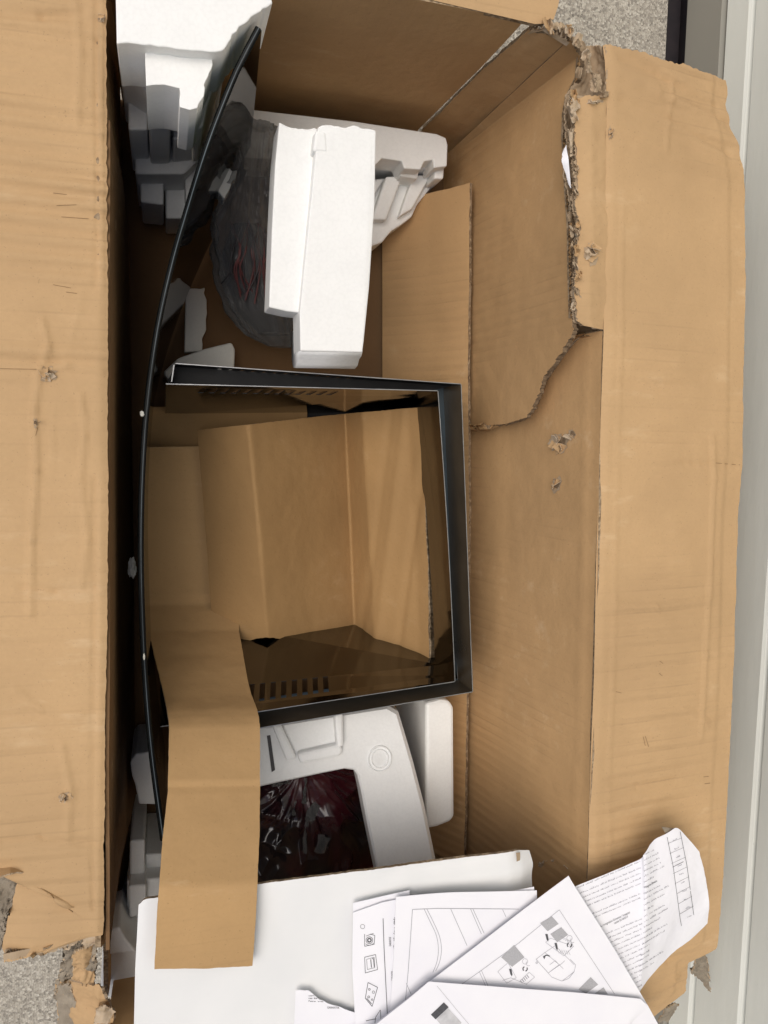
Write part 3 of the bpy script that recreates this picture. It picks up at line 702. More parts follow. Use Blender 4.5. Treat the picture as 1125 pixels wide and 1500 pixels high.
# ------------------------------------------------------------------ extractor hood
def build_hood():
    hood = empty('extractor_hood', (.2, -.13, .03), 'polished dark steel extractor hood with curved black glass lying in the carton', 'hood')
    zo, zi, zb = .26, .257, .03
    oTL, oTR, oBR, oBL = P(257, 533, zo), P(675, 563, zo), P(692, 1013, zo), P(262, 1086, zo)
    iTL, iTR, iBR, iBL = P(243, 563, zi), P(641, 573, zi), P(666, 998, zi), P(235, 1064, zi)
    def panel(name, a, b, zt, zl, th, nrm, mat, slots=None, slope=(0, 0), bow=0):
        """upright sheet from a to b; slots = (s0, s1, count, z0, z1, slant) leaves real slanted openings"""
        a = Vector((a.x, a.y, 0)); b = Vector((b.x, b.y, 0)); e = (b - a); L = e.length; e.normalize(); nrm = Vector(nrm)
        quads = []
        if not slots: 
            n = 12
            for k in range(n): quads.append([(L * k / n, zl), (L * (k + 1) / n, zl), (L * (k + 1) / n, zt), (L * k / n, zt)])
        else:
            s0, s1, cnt, z0, z1, sl = slots
            quads.append([(0, zl), (L, zl), (L, z0), (0, z0)]); quads.append([(0, z1), (L, z1), (L, zt), (0, zt)])
            p = (s1 - s0) / cnt; w = p * .5
            quads.append([(0, z0), (s0, z0), (s0 + sl, z1), (0, z1)])
            for k in range(cnt):
                x0 = s0 + k * p + w; x1 = s0 + (k + 1) * p if k < cnt - 1 else L
                quads.append([(x0, z0), (x1, z0), (x1 + (sl if k < cnt - 1 else 0), z1), (x0 + sl, z1)])
        V = []; F = []; MI = []
        for q in quads:
            f = []; r = []
            for s, z in q: f.append(len(V)); V.append(a + e * s + Vector((0, 0, z)) + nrm * (bow * math.sin(math.pi * s / L) - (slope[0] + (slope[1] - slope[0]) * s / L) * (zt - z)))
            for s, z in q: r.append(len(V)); V.append(a + e * s + Vector((0, 0, z)) + nrm * (th + bow * math.sin(math.pi * s / L) - (slope[0] + (slope[1] - slope[0]) * s / L) * (zt - z)))
            F.append(tuple(f)); MI.append(0); F.append(tuple(r[::-1])); MI.append(0)
            for k in range(4):
                k2 = (k + 1) % 4; zz = (q[k][1] + q[k2][1]) / 2
                outer = abs(zz - zt) < 1e-6 or (slots and abs(q[k][1] - q[k2][1]) > .001 and 0) or min(q[k][0], q[k2][0]) > L - 1e-6 or max(q[k][0], q[k2][0]) < 1e-6
                F.append((f[k], f[k2], r[k2], r[k])); MI.append(1 if outer else 2)
        o = obj(name, V, F, [mat, 'steel_edge', 'black_paint'], hood, MI, False)
        return o
    eTop = (iTR - iTL).normalized(); 
    Lb = (iBR - iBL).length
    panel('inner_panel', iTL, iTR, zi, zb, .0011, (0, 1, 0), 'steel', (.04, .225, 13, .206, .236, .004), (.14, .10))
    panel('inner_panel', iBL, iBR, zi, zb, .0011, (0, -1, 0), 'steel', (.03, .238, 14, .200, .237, -.006), (.42, .13))
    panel('inner_panel', iTR, iBR, zi, zb, .0011, (1, 0, 0), 'steel', None, (.06, .06), .002)
    panel('outer_panel', oTL, oTR, zo, .16, .0011, (0, 1, 0), 'black_paint', (.05, .235, 13, .214, .238, .004))
    panel('outer_panel', oBL, oBR, zo, .16, .0011, (0, -1, 0), 'steel_brown_reflect')
    panel('outer_panel', oTR, oBR, zo, .16, .0011, (1, 0, 0), 'steel_brown_reflect')
    e = panel('end_lip', oTL + Vector((-.001, -.001, 0)), oTL + Vector((-.004, -.022, 0)), zo, .20, .0014, (-1, 0, 0), 'steel')
    # floor of the channel between the two skins, and the hood's own floor
    def quad(name, pts, z, mat, th=.0012):
        V = [(p.x, p.y, z) for p in pts] + [(p.x, p.y, z - th) for p in pts]
        return obj(name, V, [(0, 1, 2, 3), (7, 6, 5, 4), (0, 4, 5, 1), (1, 5, 6, 2), (2, 6, 7, 3), (3, 7, 4, 0)], mat, hood, None, False)
    quad('channel_floor', [iTL + Vector((0, .002, 0)), iTR + Vector((0, .002, 0)), oTR, oTL], .222, 'black_paint')
    quad('channel_floor', [iBL - Vector((0, .002, 0)), iBR - Vector((0, .002, 0)), oBR, oBL], .205, 'steel_back')
    quad('channel_floor', [iTR + Vector((.002, .002, 0)), iBR + Vector((.002, -.002, 0)), oBR, oTR], .192, 'steel_back')
    panel('channel_lip', P(663, 575, .203), P(670, 1000, .203), .203, .193, .0010, (1, 0, 0), 'steel')
    quad('floor_plate', [iTL, iTR, iBR, iBL], .032, 'black_paint')
    # curved glass, standing on edge along the left
    zg = .05
    pix = [(379, 40, .425), (360, 76, .42), (340, 118, .41), (305, 208, .39), (275, 303, .365), (250, 392, .345), (229, 490, .335), (214.5, 600, .33), (208, 700, .33), (206, 800, .33), (208, 900, .33), (213, 1000, .33), (222, 1105, .33), (239, 1232, .33)]
    path = [P(*q) for q in pix]; pl = resample(smoothline(path, 90), 80)
    V = []; F = []; MI = []; th = .0070
    S = []
    for i, p in enumerate(pl):
        d = (pl[min(i + 1, 80)] - pl[max(i - 1, 0)]).normalized(); nn = Vector((d.y, -d.x, 0)).normalized() * (-1)
        if nn.x > 0: nn = -nn
        S.append((p, -nn))          # toward the right
    for p, nn in S:
        b = .0016; zt = p.z
        prof = [(0, zg), (0, zt - b), (b, zt), (th * .48, zt), (th * .62, zt), (th - b, zt), (th, zt - b), (th, zg)]
        lean = .030 * max(0, min(1, (p.y - .05) / .3))
        for o, z in prof: V.append(Vector((p.x, p.y, z)) + nn * (o - th / 2 + lean * (zt - z) / (zt - zg)))
    n = 8; V0 = V; V = []
    for k in range(n):
        k2 = (k + 1) % n; b = len(V)
        for i in range(81): V += [V0[i * n + k], V0[i * n + k2]]
        for i in range(80): F.append((b + 2 * i, b + 2 * i + 2, b + 2 * i + 3, b + 2 * i + 1)); MI.append({0: 0, 6: 0, 3: 2}.get(k, 1))
    b = len(V); V += V0[:n] + V0[80 * n:]
    F.append(tuple(range(b, b + n))); MI.append(1); F.append(tuple(range(b + n, b + 2 * n))[::-1]); MI.append(1)
    tag(obj('glass_canopy', V, F, ['glass', 'glass_edge', 'glass_line'], hood, MI, True), 'curved dark glass sheet seen edge-on along the left')
build_hood()

# ------------------------------------------------------------------ cardboard packing inside the hood
def packing():
    cols = [
        [P(289, 630, .086), P(302, 790, .084), P(313, 946, .084)],
        [P(364, 622, .162), P(380, 780, .160), P(393, 934, .122)],
        [P(440, 613, .098), P(448, 780, .098), P(458, 940, .082)],
        [P(506, 606, .036), P(514, 780, .036), P(521, 947, .046)],
        [P(530, 604, .098), P(540, 780, .098), P(550, 953, .100)],
        [P(566, 601, .132), P(578, 780, .134), P(588, 962, .132)],
        [P(596, 598, .158), P(608, 780, .160), P(615, 970, .158)],
        [P(612, 597, .180), P(622, 720, .183), P(627, 850, .183), P(628, 973, .176)]]
    def wr(p):
        h = 0
        for x0, k, w in ((.335, .003, .006), (.362, -.0028, .004), (.318, -.002, .004)):
            h += k * math.exp(-((p.x - x0 - .06 * (p.y + .15)) / w) ** 2)
        return h
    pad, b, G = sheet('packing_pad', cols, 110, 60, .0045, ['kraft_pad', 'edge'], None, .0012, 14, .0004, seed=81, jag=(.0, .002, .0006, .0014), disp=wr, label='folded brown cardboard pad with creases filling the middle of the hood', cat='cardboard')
    # the ply that has come loose behind the pad's right edge
    cols = [[P(621, 600, .105), P(632, 780, .105), P(640, 880, .09), P(644, 960, .09)], [P(636, 601, .125), P(641, 780, .125), P(645, 900, .105), P(654, 968, .10)]]
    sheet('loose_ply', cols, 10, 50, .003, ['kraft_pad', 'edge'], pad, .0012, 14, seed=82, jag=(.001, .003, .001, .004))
    # long strip: lies in the hood, climbs over its near side, ends on the white board
    rows = [(655, 213, 348, .070), (700, 213, 348, .069), (800, 214.5, 352, .068), (862, 216, 352, .069), (872, 216, 352, .073), (886, 216.5, 350, .074), (925, 218, 350, .115), (960, 226, 356, .165), (1000, 236, 363, .225), (1020, 241, 368, .255), (1040, 245, 376, .288), (1052, 247, 379, .302), (1064, 248, 380.5, .313), (1100, 247, 381, .335), (1149, 246, 381, .362), (1153, 246, 381, .361), (1157, 246, 381, .365), (1230, 238, 380, .400), (1300, 233, 377, .432), (1360, 229, 374, .4365), (1420, 226, 370, .434)]
    cols = [[P(x0, y, z), P((x0 + x1) / 2, y - 1 + (3 if y > 1400 else 0) * 0, z + .0005), P(x1, y - 5 if y > 1200 else y - 2, z)] for y, x0, x1, z in rows]
    sheet('cardboard_strip', cols, 180, 20, .004, ['kraft_strip', 'edge'], None, .0012, 9, .0003, seed=83, jag=(.0005, .0006, .0005, .0005), label='long bent brown cardboard strip running from the hood onto the white board', cat='cardboard')
    # flat sheet on the hood floor
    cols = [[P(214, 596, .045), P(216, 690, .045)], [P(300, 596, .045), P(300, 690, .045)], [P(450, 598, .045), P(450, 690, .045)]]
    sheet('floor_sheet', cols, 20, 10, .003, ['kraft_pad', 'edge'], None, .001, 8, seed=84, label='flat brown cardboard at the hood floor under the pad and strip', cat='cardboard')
packing()

# ------------------------------------------------------------------ foam
def foams():
    def blk(parent, name, pix, zt, zb, mat='foam', jit=.0, bev=.003, seed=0, **kw):
        return prism(name, [P(x, y, zt) for x, y in pix], zb, mat, parent, bev, jit, seed, **kw)
    # stepped end cap, far left
    cap = empty('foam_end_cap', (.03, .42, 0), 'tall stepped white foam block in the far left corner, bright top broken', 'foam block')
    jl = jagline([(398, -6), (399, 6), (386, 13), (374, 20), (362, 30), (350, 40), (341, 52), (333, 62), (326, 74)], 6, 2.0, 3)
    blk(cap, 'top_block', [(168, -70), (398, -70)] + jl + jagline([(316, 76), (280, 74), (250, 70), (212, 65), (186, 62), (171, 64)], 9, 1.0, 8), .44, .345, seed=1)
    blk(cap, 'step', [(212, 70), (316, 74)] + jagline([(316, 76), (310, 100), (301, 118), (297, 142), (289, 158)], 6, 2.0, 6) + jagline([(278, 161), (264, 156), (263, 129), (240, 124), (214, 126)], 8, 1.0, 9), .424, .31, seed=2)
    blk(cap, 'step', [(322, 76), (328, 84), (320, 116), (306, 150), (297, 186), (286, 190), (286, 150), (300, 110)], .35, .24, 'foam_torn', .001, seed=12)
    blk(cap, 'step', [(174, 30), (330, 30), (330, 100), (300, 135), (262, 135), (214, 132), (176, 108)], .335, .20, seed=3)
    blk(cap, 'step', [(186, 80), (216, 80), (216, 190), (188, 190)], .27, .12, 'foam_shaded', seed=4)
    blk(cap, 'step', [(216, 80), (252, 80), (250, 184), (218, 184)], .30, .17, 'foam_shaded', seed=5)
    blk(cap, 'step', [(252, 80), (330, 80), (300, 200), (254, 205)], .25, .10, 'foam_shaded', seed=6)
    blk(cap, 'step', [(196, 150), (330, 150), (290, 235), (270, 255), (198, 255)], .17, .02, 'foam_shaded', seed=7)
    blk(cap, 'step', [(205, 240), (240, 240), (240, 300), (206, 296)], .13, .02, 'foam_shaded', seed=8)
    blk(cap, 'step', [(240, 220), (290, 220), (282, 320), (243, 320)], .10, .012, 'foam_shaded', seed=9)
    blk(cap, 'step', [(270, 215), (340, 220), (300, 300), (272, 300)], .14, .012, 'foam_shaded', seed=10)
    # end cap at the far right, notched in front
    cap = empty('foam_end_cap', (.27, .42, 0), 'notched white foam block against the far end panel beside the right corner', 'foam block')
    zt = .135
    top = [(340, 157), (520, 178), (640, 196), (653, 202), (656, 212), (655, 244), (636, 246), (634, 234), (622, 236), (616, 248), (592, 247), (588, 236), (560, 232), (552, 240), (500, 240), (340, 230)]
    blk(cap, 'top_block', top, zt, .085, bev=.002, seed=20, jit=.0006)
    blk(cap, 'rib', [(640, 215), (653, 220), (650, 262), (636, 262)], .115, .01, seed=21)
    blk(cap, 'rib', [(592, 225), (618, 228), (612, 262), (586, 258)], .11, .01, seed=22)
    blk(cap, 'back_block', [(345, 190), (650, 222), (648, 250), (345, 226)], .10, .008, 'foam_shaded', seed=23)
    blk(cap, 'lower_block', [(500, 268), (560, 262), (636, 258), (632, 276), (612, 300), (603, 318), (588, 330), (572, 338), (560, 356), (540, 362), (500, 362)], .07, .008, seed=24, jit=.001)
    blk(cap, 'rib', [(566, 258), (590, 258), (566, 322), (544, 322)], .088, .01, seed=27)
    blk(cap, 'rib', [(606, 256), (632, 256), (604, 306), (584, 318)], .084, .01, seed=28)
    blk(cap, 'rib', [(548, 262), (562, 262), (535, 310), (520, 308)], .085, .01, 'foam_shaded', seed=26)
    # long two-level bar, wrapped in film, standing clear above the bag
    bar = empty('foam_bar', (.18, .23, .1), 'long white two-level foam bar lying above the plastic bag of wires', 'foam block')
    def slant(name, outline, z0, z1, th, mat, seed, jit=0):
        # outline in pixels; height runs from z0 at y=180 to z1 at y=545
        top = [P(x, y, z0 + (z1 - z0) * (y - 180) / 365) for x, y in outline]
        bm = bmesh.new(); tv = [bm.verts.new(p) for p in top]; bv = [bm.verts.new(p - Vector((0, 0, th))) for p in top]
        n = len(tv); bm.faces.new(tv); bm.faces.new(bv[::-1])
        for i in range(n): bm.faces.new((tv[i], bv[i], bv[(i + 1) % n], tv[(i + 1) % n]))
        bmesh.ops.recalc_face_normals(bm, faces=bm.faces)
        bmesh.ops.bevel(bm, geom=list(bm.edges), offset=.003, segments=2, affect='EDGES', profile=.5, clamp_overlap=True)
        bm.verts.index_update()
        o = obj(name, [v.co.copy() for v in bm.verts], [tuple(v.index for v in f.verts) for f in bm.faces], mat, bar, None, False); bm.free(); return o
    slant('upper_bar', jagline([(466, 186), (480, 182), (500, 186), (520, 184), (540, 189), (551, 191)], 5, 1.3, 2) + [(549, 300), (541, 420), (533, 500), (531, 516), (440, 514), (439, 458), (453, 320)], .37, .315, .05, 'foam', 1)
    slant('lower_bar', jagline([(409, 178), (416, 183), (438, 189), (460, 187), (470, 190)], 5, 1.3, 4) + [(470, 300), (452, 320), (445, 459), (420, 456), (394, 450), (399, 320), (403, 240)], .353, .305, .045, 'foam', 5)
    slant('edge_step', [(478, 192), (481, 224), (458, 222), (462, 190)], .371, .314, .02, 'foam', 6)
    slant('edge_step', [(452, 318), (440, 456), (446, 458), (470, 340), (478, 300), (478, 230), (470, 232), (470, 300)], .366, .310, .03, 'foam', 7)
    prism('foot', [P(x, y, .335) for x, y in [(478, 205), (535, 208), (532, 245), (478, 242)]], .134, 'foam', bar, .003)
    # rounded underside that shows at the near end
    V = []; F = []
    a, b2 = P(440, 513, .318), P(531, 515, .318)
    prof = [(0, 0), (-.005, -.005), (-.008, -.016), (-.015, -.024), (-.018, -.038), (-.016, -.052), (-.006, -.064), (.03, -.07), (.03, 0)]
    for p in (a, b2):
        for dy, dz in prof: V.append(p + Vector((0, dy, dz)))
    n = len(prof)
    F = [(i, (i + 1) % n, n + (i + 1) % n, n + i) for i in range(n)] + [tuple(range(n))[::-1], tuple(range(n, 2 * n))]
    obj('end_face', V, F, 'foam_shaded', bar, None, True)
    # tray near the low end with a window
    tray = empty('foam_tray', (.27, -.49, .1), 'pale foam tray with a round boss and a window over the dark bag', 'foam block')
    def tz(y): return .20 + .05 * (y - 1040) / 220
    def tp(x, y, d=0): return P(x, y, tz(y) + d)
    outer = [(330, 1060), (572, 1036), (584, 1050), (592, 1090), (604, 1112), (636, 1262), (640, 1285), (550, 1290)]
    # frame as a ring: outer strip loft over window
    ring_o = [(330, 1070), (400, 1062), (500, 1046), (568, 1036), (582, 1044), (590, 1070), (604, 1118), (620, 1180), (637, 1262), (643, 1300), (600, 1304), (560, 1306)]
    ring_i = [(330, 1165), (400, 1149), (470, 1134), (505, 1127), (519, 1129), (524, 1136), (530, 1162), (537, 1200), (550, 1262), (558, 1300), (559, 1302), (560, 1304)]
    V = []; F = []; n = len(ring_o); th = .03
    cols = [[tp(*o), tp(*o), tp(*i), tp(*i)] for o, i in zip(ring_o, ring_i)]
    for o, i in zip(ring_o, ring_i):
        a, c = tp(*o), tp(*i); d = (c - a).normalized()
        prof = [a - Vector((-.004, 0, th + .02)), a + Vector((.003, 0, -.006)), a + d * .003, a.lerp(c, .5), c - d * .003, c - Vector((0, 0, .003)), c - Vector((0, 0, th))]
        V += prof
    m = 7
    for k in range(n - 1):
        for j in range(m - 1): F.append((k * m + j, (k + 1) * m + j, (k + 1) * m + j + 1, k * m + j + 1))
    obj('frame', V, F, 'foam_shaded', tray, None, False)
    # boss: two rings
    c = tp(556, 1111)
    for r0, r1, h in ((.0185, .0165, .0025), (.0135, .012, .002)):
        V = []; F = []
        for k in range(40):
            a = 2 * math.pi * k / 40; e = Vector((math.cos(a), math.sin(a), 0))
            s = lambda r, z: Vector((c.x, c.y, 0)) + e * r + Vector((0, 0, tz(1111 - e.y * r * 1000) + z))
            V += [s(r0, -.001), s(r0 - .0006, h), s(r1, h), s(r1 - .0006, -.001)]
        for k in range(40):
            for j in range(3): F.append((k * 4 + j, ((k + 1) % 40) * 4 + j, ((k + 1) % 40) * 4 + j + 1, k * 4 + j + 1))
        obj('boss_ring', V, F, 'foam_shaded', tray, None, True)
    # raised lip around the shallow pocket near the hood
    for pix, h in (([(398, 1062), (412, 1060), (436, 1112), (420, 1116)], .012), ([(436, 1104), (498, 1090), (503, 1098), (500, 1108), (440, 1120)], .010), ([(490, 1046), (503, 1044), (504, 1094), (494, 1096)], .012)):
        prism('pocket_lip', [tp(x, y, h) for x, y in pix], .17, 'foam_shaded', tray, .004)
    prism('slot_shade', [tp(x, y, .0008) for x, y in [(391, 1078), (396, 1077), (403, 1128), (398, 1131)]], .2, 'dark', tray, 0)  # dark solid on the foam, coloured to stand for a slot's shade
    prism('leg', [tp(x, y, -.012) for x, y in [(548, 1052), (572, 1050), (580, 1090), (556, 1094)]], .008, 'foam_shaded', tray, .003)
    # plain block behind, right
    blk(None, 'foam_block', [(624, 1030), (646, 1024), (658, 1026), (665, 1036), (666, 1196), (660, 1204), (640, 1212), (624, 1215)], .185, .02, 'foam', .0, .006, 31, label='upright plain white foam block between the foam tray and right liner', cat='foam block', group=None)
    # shaded end cap, near left
    cap = empty('foam_end_cap', (0, -.6, 0), 'shaded stepped foam block at the lower left under the white board', 'foam block')
    blk(cap, 'back_block', [(150, 1390), (260, 1380), (260, 1462), (146, 1462)], .22, .02, 'foam_shaded', seed=41)
    blk(cap, 'step', [(186, 1290), (250, 1285), (250, 1400), (186, 1400)], .17, .02, 'foam_shaded', seed=42)
    blk(cap, 'step', [(190, 1232), (212, 1230), (212, 1280), (190, 1290)], .16, .01, 'foam_shaded', seed=43)
    blk(cap, 'step', [(188, 1298), (214, 1296), (214, 1340), (190, 1345)], .19, .02, 'foam_shaded', seed=44)
    blk(cap, 'step', [(212, 1252), (250, 1250), (250, 1300), (212, 1300)], .14, .01, 'foam_shaded', seed=45)
    blk(cap, 'step', [(155, 1365), (175, 1358), (182, 1372), (200, 1395), (150, 1400)], .24, .15, 'foam_shaded', seed=46)
    blk(None, 'foam_piece', jagline([(191, 1116), (200, 1104), (215, 1102), (232, 1100)], 6, 1.2, 4) + [(236, 1180), (203, 1178), (198, 1150), (192, 1135)], .14, .02, 'foam_shaded', .0008, .003, 47, label='small shaded foam piece left of the glass near its low end', cat='foam piece')
    # loose broken bits
    blk(None, 'foam_piece', jagline([(272, 424), (300, 421)], 6, 2, 1) + jagline([(300, 424), (303, 460), (296, 514)], 7, 2.2, 2) + [(270, 516)], .03, .009, 'foam_torn', .0, .002, 48, label='broken foam slab lying on the carton floor between glass and bag', cat='foam piece')
    blk(None, 'foam_piece', [(240, 545), (262, 525), (300, 510), (340, 502), (345, 512), (343, 540), (300, 560), (245, 556)], .06, .009, 'foam_torn', .001, .003, 49, label='broken foam wedge just outside the hood slotted far side', cat='foam piece')
    blk(None, 'foam_piece', jagline([(322, 256), (330, 248), (348, 249), (340, 268), (328, 292)], 6, 2, 3) + [(318, 280)], .20, .17, 'foam_torn', .001, .002, 50, label='small white foam chip between the glass and the grey bag', cat='foam piece')
    def crumb(x, y, z, r, seed, label):
        rnd = random.Random(seed); c = P(x, y, z); bm = bmesh.new(); bmesh.ops.create_icosphere(bm, subdivisions=3, radius=1)
        V = []
        for v in bm.verts:
            q = v.co.copy(); q.x *= r[0]; q.y *= r[1]; q.z *= r[2]
            V.append(c + q * (1 + .45 * noise.noise(v.co * 2.2 + Vector((seed, 0, 0)))))
        bm.verts.index_update(); F = [tuple(v.index for v in f.verts) for f in bm.faces]; bm.free()
        tag(obj('foam_crumb', V, F, 'foam_torn', None, None, False), label, 'foam crumb')
    crumb(194, 832, .22, (.005, .013, .006), 1, 'white foam crumb clinging left of the glass at mid length')
    crumb(208, 606, .335, (.0022, .003, .0015), 2, 'tiny pale foam crumb on the glass edge level with the hood')
    crumb(211, 962, .335, (.001, .004, .0015), 3, 'tiny sliver of foam on the glass edge above the strip')
foams()

# ------------------------------------------------------------------ bags of parts
def bags():
    # far bag: neck, then a fat body
    secs = [(376, 184, 24, .20), (373, 205, 27, .20), (371, 240, 20, .20), (367, 275, 28, .19), (362, 320, 40, .17), (366, 370, 46, .15), (376, 420, 48, .13), (390, 460, 46, .12), (402, 492, 36, .10), (410, 508, 16, .09)]
    def ridge(p, sd): return .5 - abs(noise.noise(p + Vector((sd, sd * .7, -sd)))) * 1.6
    def lump(secs, scale, flat, crumple, seed):
        V = []; F = []; n = 110
        S = []
        for k in range(len(secs) - 1):
            for q in range(12):
                f = q / 12; a, b = secs[k], secs[k + 1]; S.append(tuple(a[i] + (b[i] - a[i]) * f for i in range(4)))
        S.append(secs[-1])
        for x, y, w, z in S:
            c = P(x, y, z); r = w * .00098 * scale
            for k in range(n):
                a = 2 * math.pi * k / n
                e = Vector((math.cos(a) * r, 0, math.sin(a) * r * flat))
                p = c + e; q = Vector((math.cos(a), math.sin(a), p.y * 5))
                fold = ridge(q * 1.7, seed) + .6 * ridge(Vector((q.x * 4.2, q.y * 4.2, p.y * 11)), seed + 3) + .4 * ridge(Vector((p.x * 70 + p.y * 40, p.y * 50 - p.z * 30, p.z * 70)), seed + 5)
                V.append(c + e * (1 + crumple * fold))
        for i in range(len(S) - 1):
            for k in range(n): F.append((i * n + k, i * n + (k + 1) % n, (i + 1) * n + (k + 1) % n, (i + 1) * n + k))
        F.append(tuple(range(n))); F.append(tuple(range((len(S) - 1) * n, len(S) * n))[::-1])
        return V, F
    V, F = lump(secs, 1.0, .75, .34, 4)
    tag(obj('plastic_bag', V, F, 'film', None, None, True), 'crumpled clear plastic bag of wires beside the long foam bar', 'plastic bag')
    body = [(362, 330, 18, .15), (367, 370, 36, .14), (377, 420, 41, .12), (390, 460, 38, .11), (402, 490, 22, .10)]
    V, F = lump(body, 1.0, .7, .12, 9)
    m = empty('wired_motor', P(376, 420, .06), 'dark motor with red wires inside the far clear bag', 'motor')
    obj('housing', V, F, 'dark', m, None, True)
    rnd = random.Random(3)
    for k in range(18):
        x0 = 338 + k * 3.4 + rnd.uniform(-3, 3)
        path = [P(x0 + rnd.uniform(-12, 12), 330 + rnd.uniform(-10, 10), .175), P(x0 + rnd.uniform(-9, 9), 365, .185), P(x0 + rnd.uniform(-9, 9), 395, .178), P(x0 + rnd.uniform(-14, 14), 425 + rnd.uniform(-10, 20), .165)]
        V, F = tube_mesh(smoothline(path, 16), .0011, 6)
        obj('wire', V, F, 'wire_red' if k % 3 else 'dark', m, None, True)
    # near bag seen through the tray window: one slack crumpled skin with dark red contents
    c0 = [[P(x, y, z) for x, y, z in r] for r in (
        [(330, 1120, .12), (330, 1200, .13), (330, 1330, .12)],
        [(400, 1130, .14), (400, 1200, .165), (405, 1330, .15)],
        [(450, 1125, .15), (455, 1200, .18), (460, 1330, .16)],
        [(500, 1120, .14), (510, 1200, .155), (515, 1330, .15)],
        [(540, 1110, .10), (560, 1200, .11), (575, 1330, .10)])]
    ap = P(446, 1128, .17)
    def cr(p):
        d = Vector((p.x - ap.x, p.y - ap.y, 0)); a = math.atan2(d.x, -d.y); r = d.length
        rad = (.5 - abs(noise.noise(Vector((a * 3.4, r * 5, 3.3)))) * 1.7) * min(1, r / .05)
        b = .5 - abs(noise.noise(Vector((a * 7 + r * 9, r * 13, 7.1)))) * 1.6
        w = .5 - abs(noise.noise(Vector((p.x * 21 + p.y * 9, p.y * 15 - p.x * 6, 1.7)))) * 1.7
        return .007 * rad + .012 * w + .004 * b
    o, b, G = sheet('plastic_bag', c0, 150, 150, .001, 'bag_dark', None, 0, 8, 0, seed=91, disp=cr, su=True, label='glossy plastic bag of dark red contents under the foam tray window', cat='plastic bag')
    # clear film standing off the contents in loose facets
    rnd = random.Random(8)
    for k, (x, y, w, h, a) in enumerate([(446, 1158, 5, 40, .1), (458, 1190, 12, 30, .5), (470, 1235, 16, 24, .3), (430, 1185, 4, 22, 0), (447, 1225, 5, 46, .05), (412, 1148, 22, 5, -.2), (440, 1136, 22, 5, -.3)]):
        ca, sa = math.cos(a), math.sin(a)
        r = lambda u, v: (x + u * ca - v * sa, y + u * sa + v * ca)
        cc = []
        for u in (-1, -.3, .4, 1):
            l = []
            for v in (-1, 0, 1):
                q = r(u * w / 2, v * h / 2); p, n = hitpt(b, q[0], q[1], .002 + .006 * rnd.random())
                l.append(p if p else P(q[0], q[1], .17))
            cc.append(l)
        sheet('film_fold', cc, 10, 10, .0004, 'film', o, .002, 60, seed=95 + k)
bags()

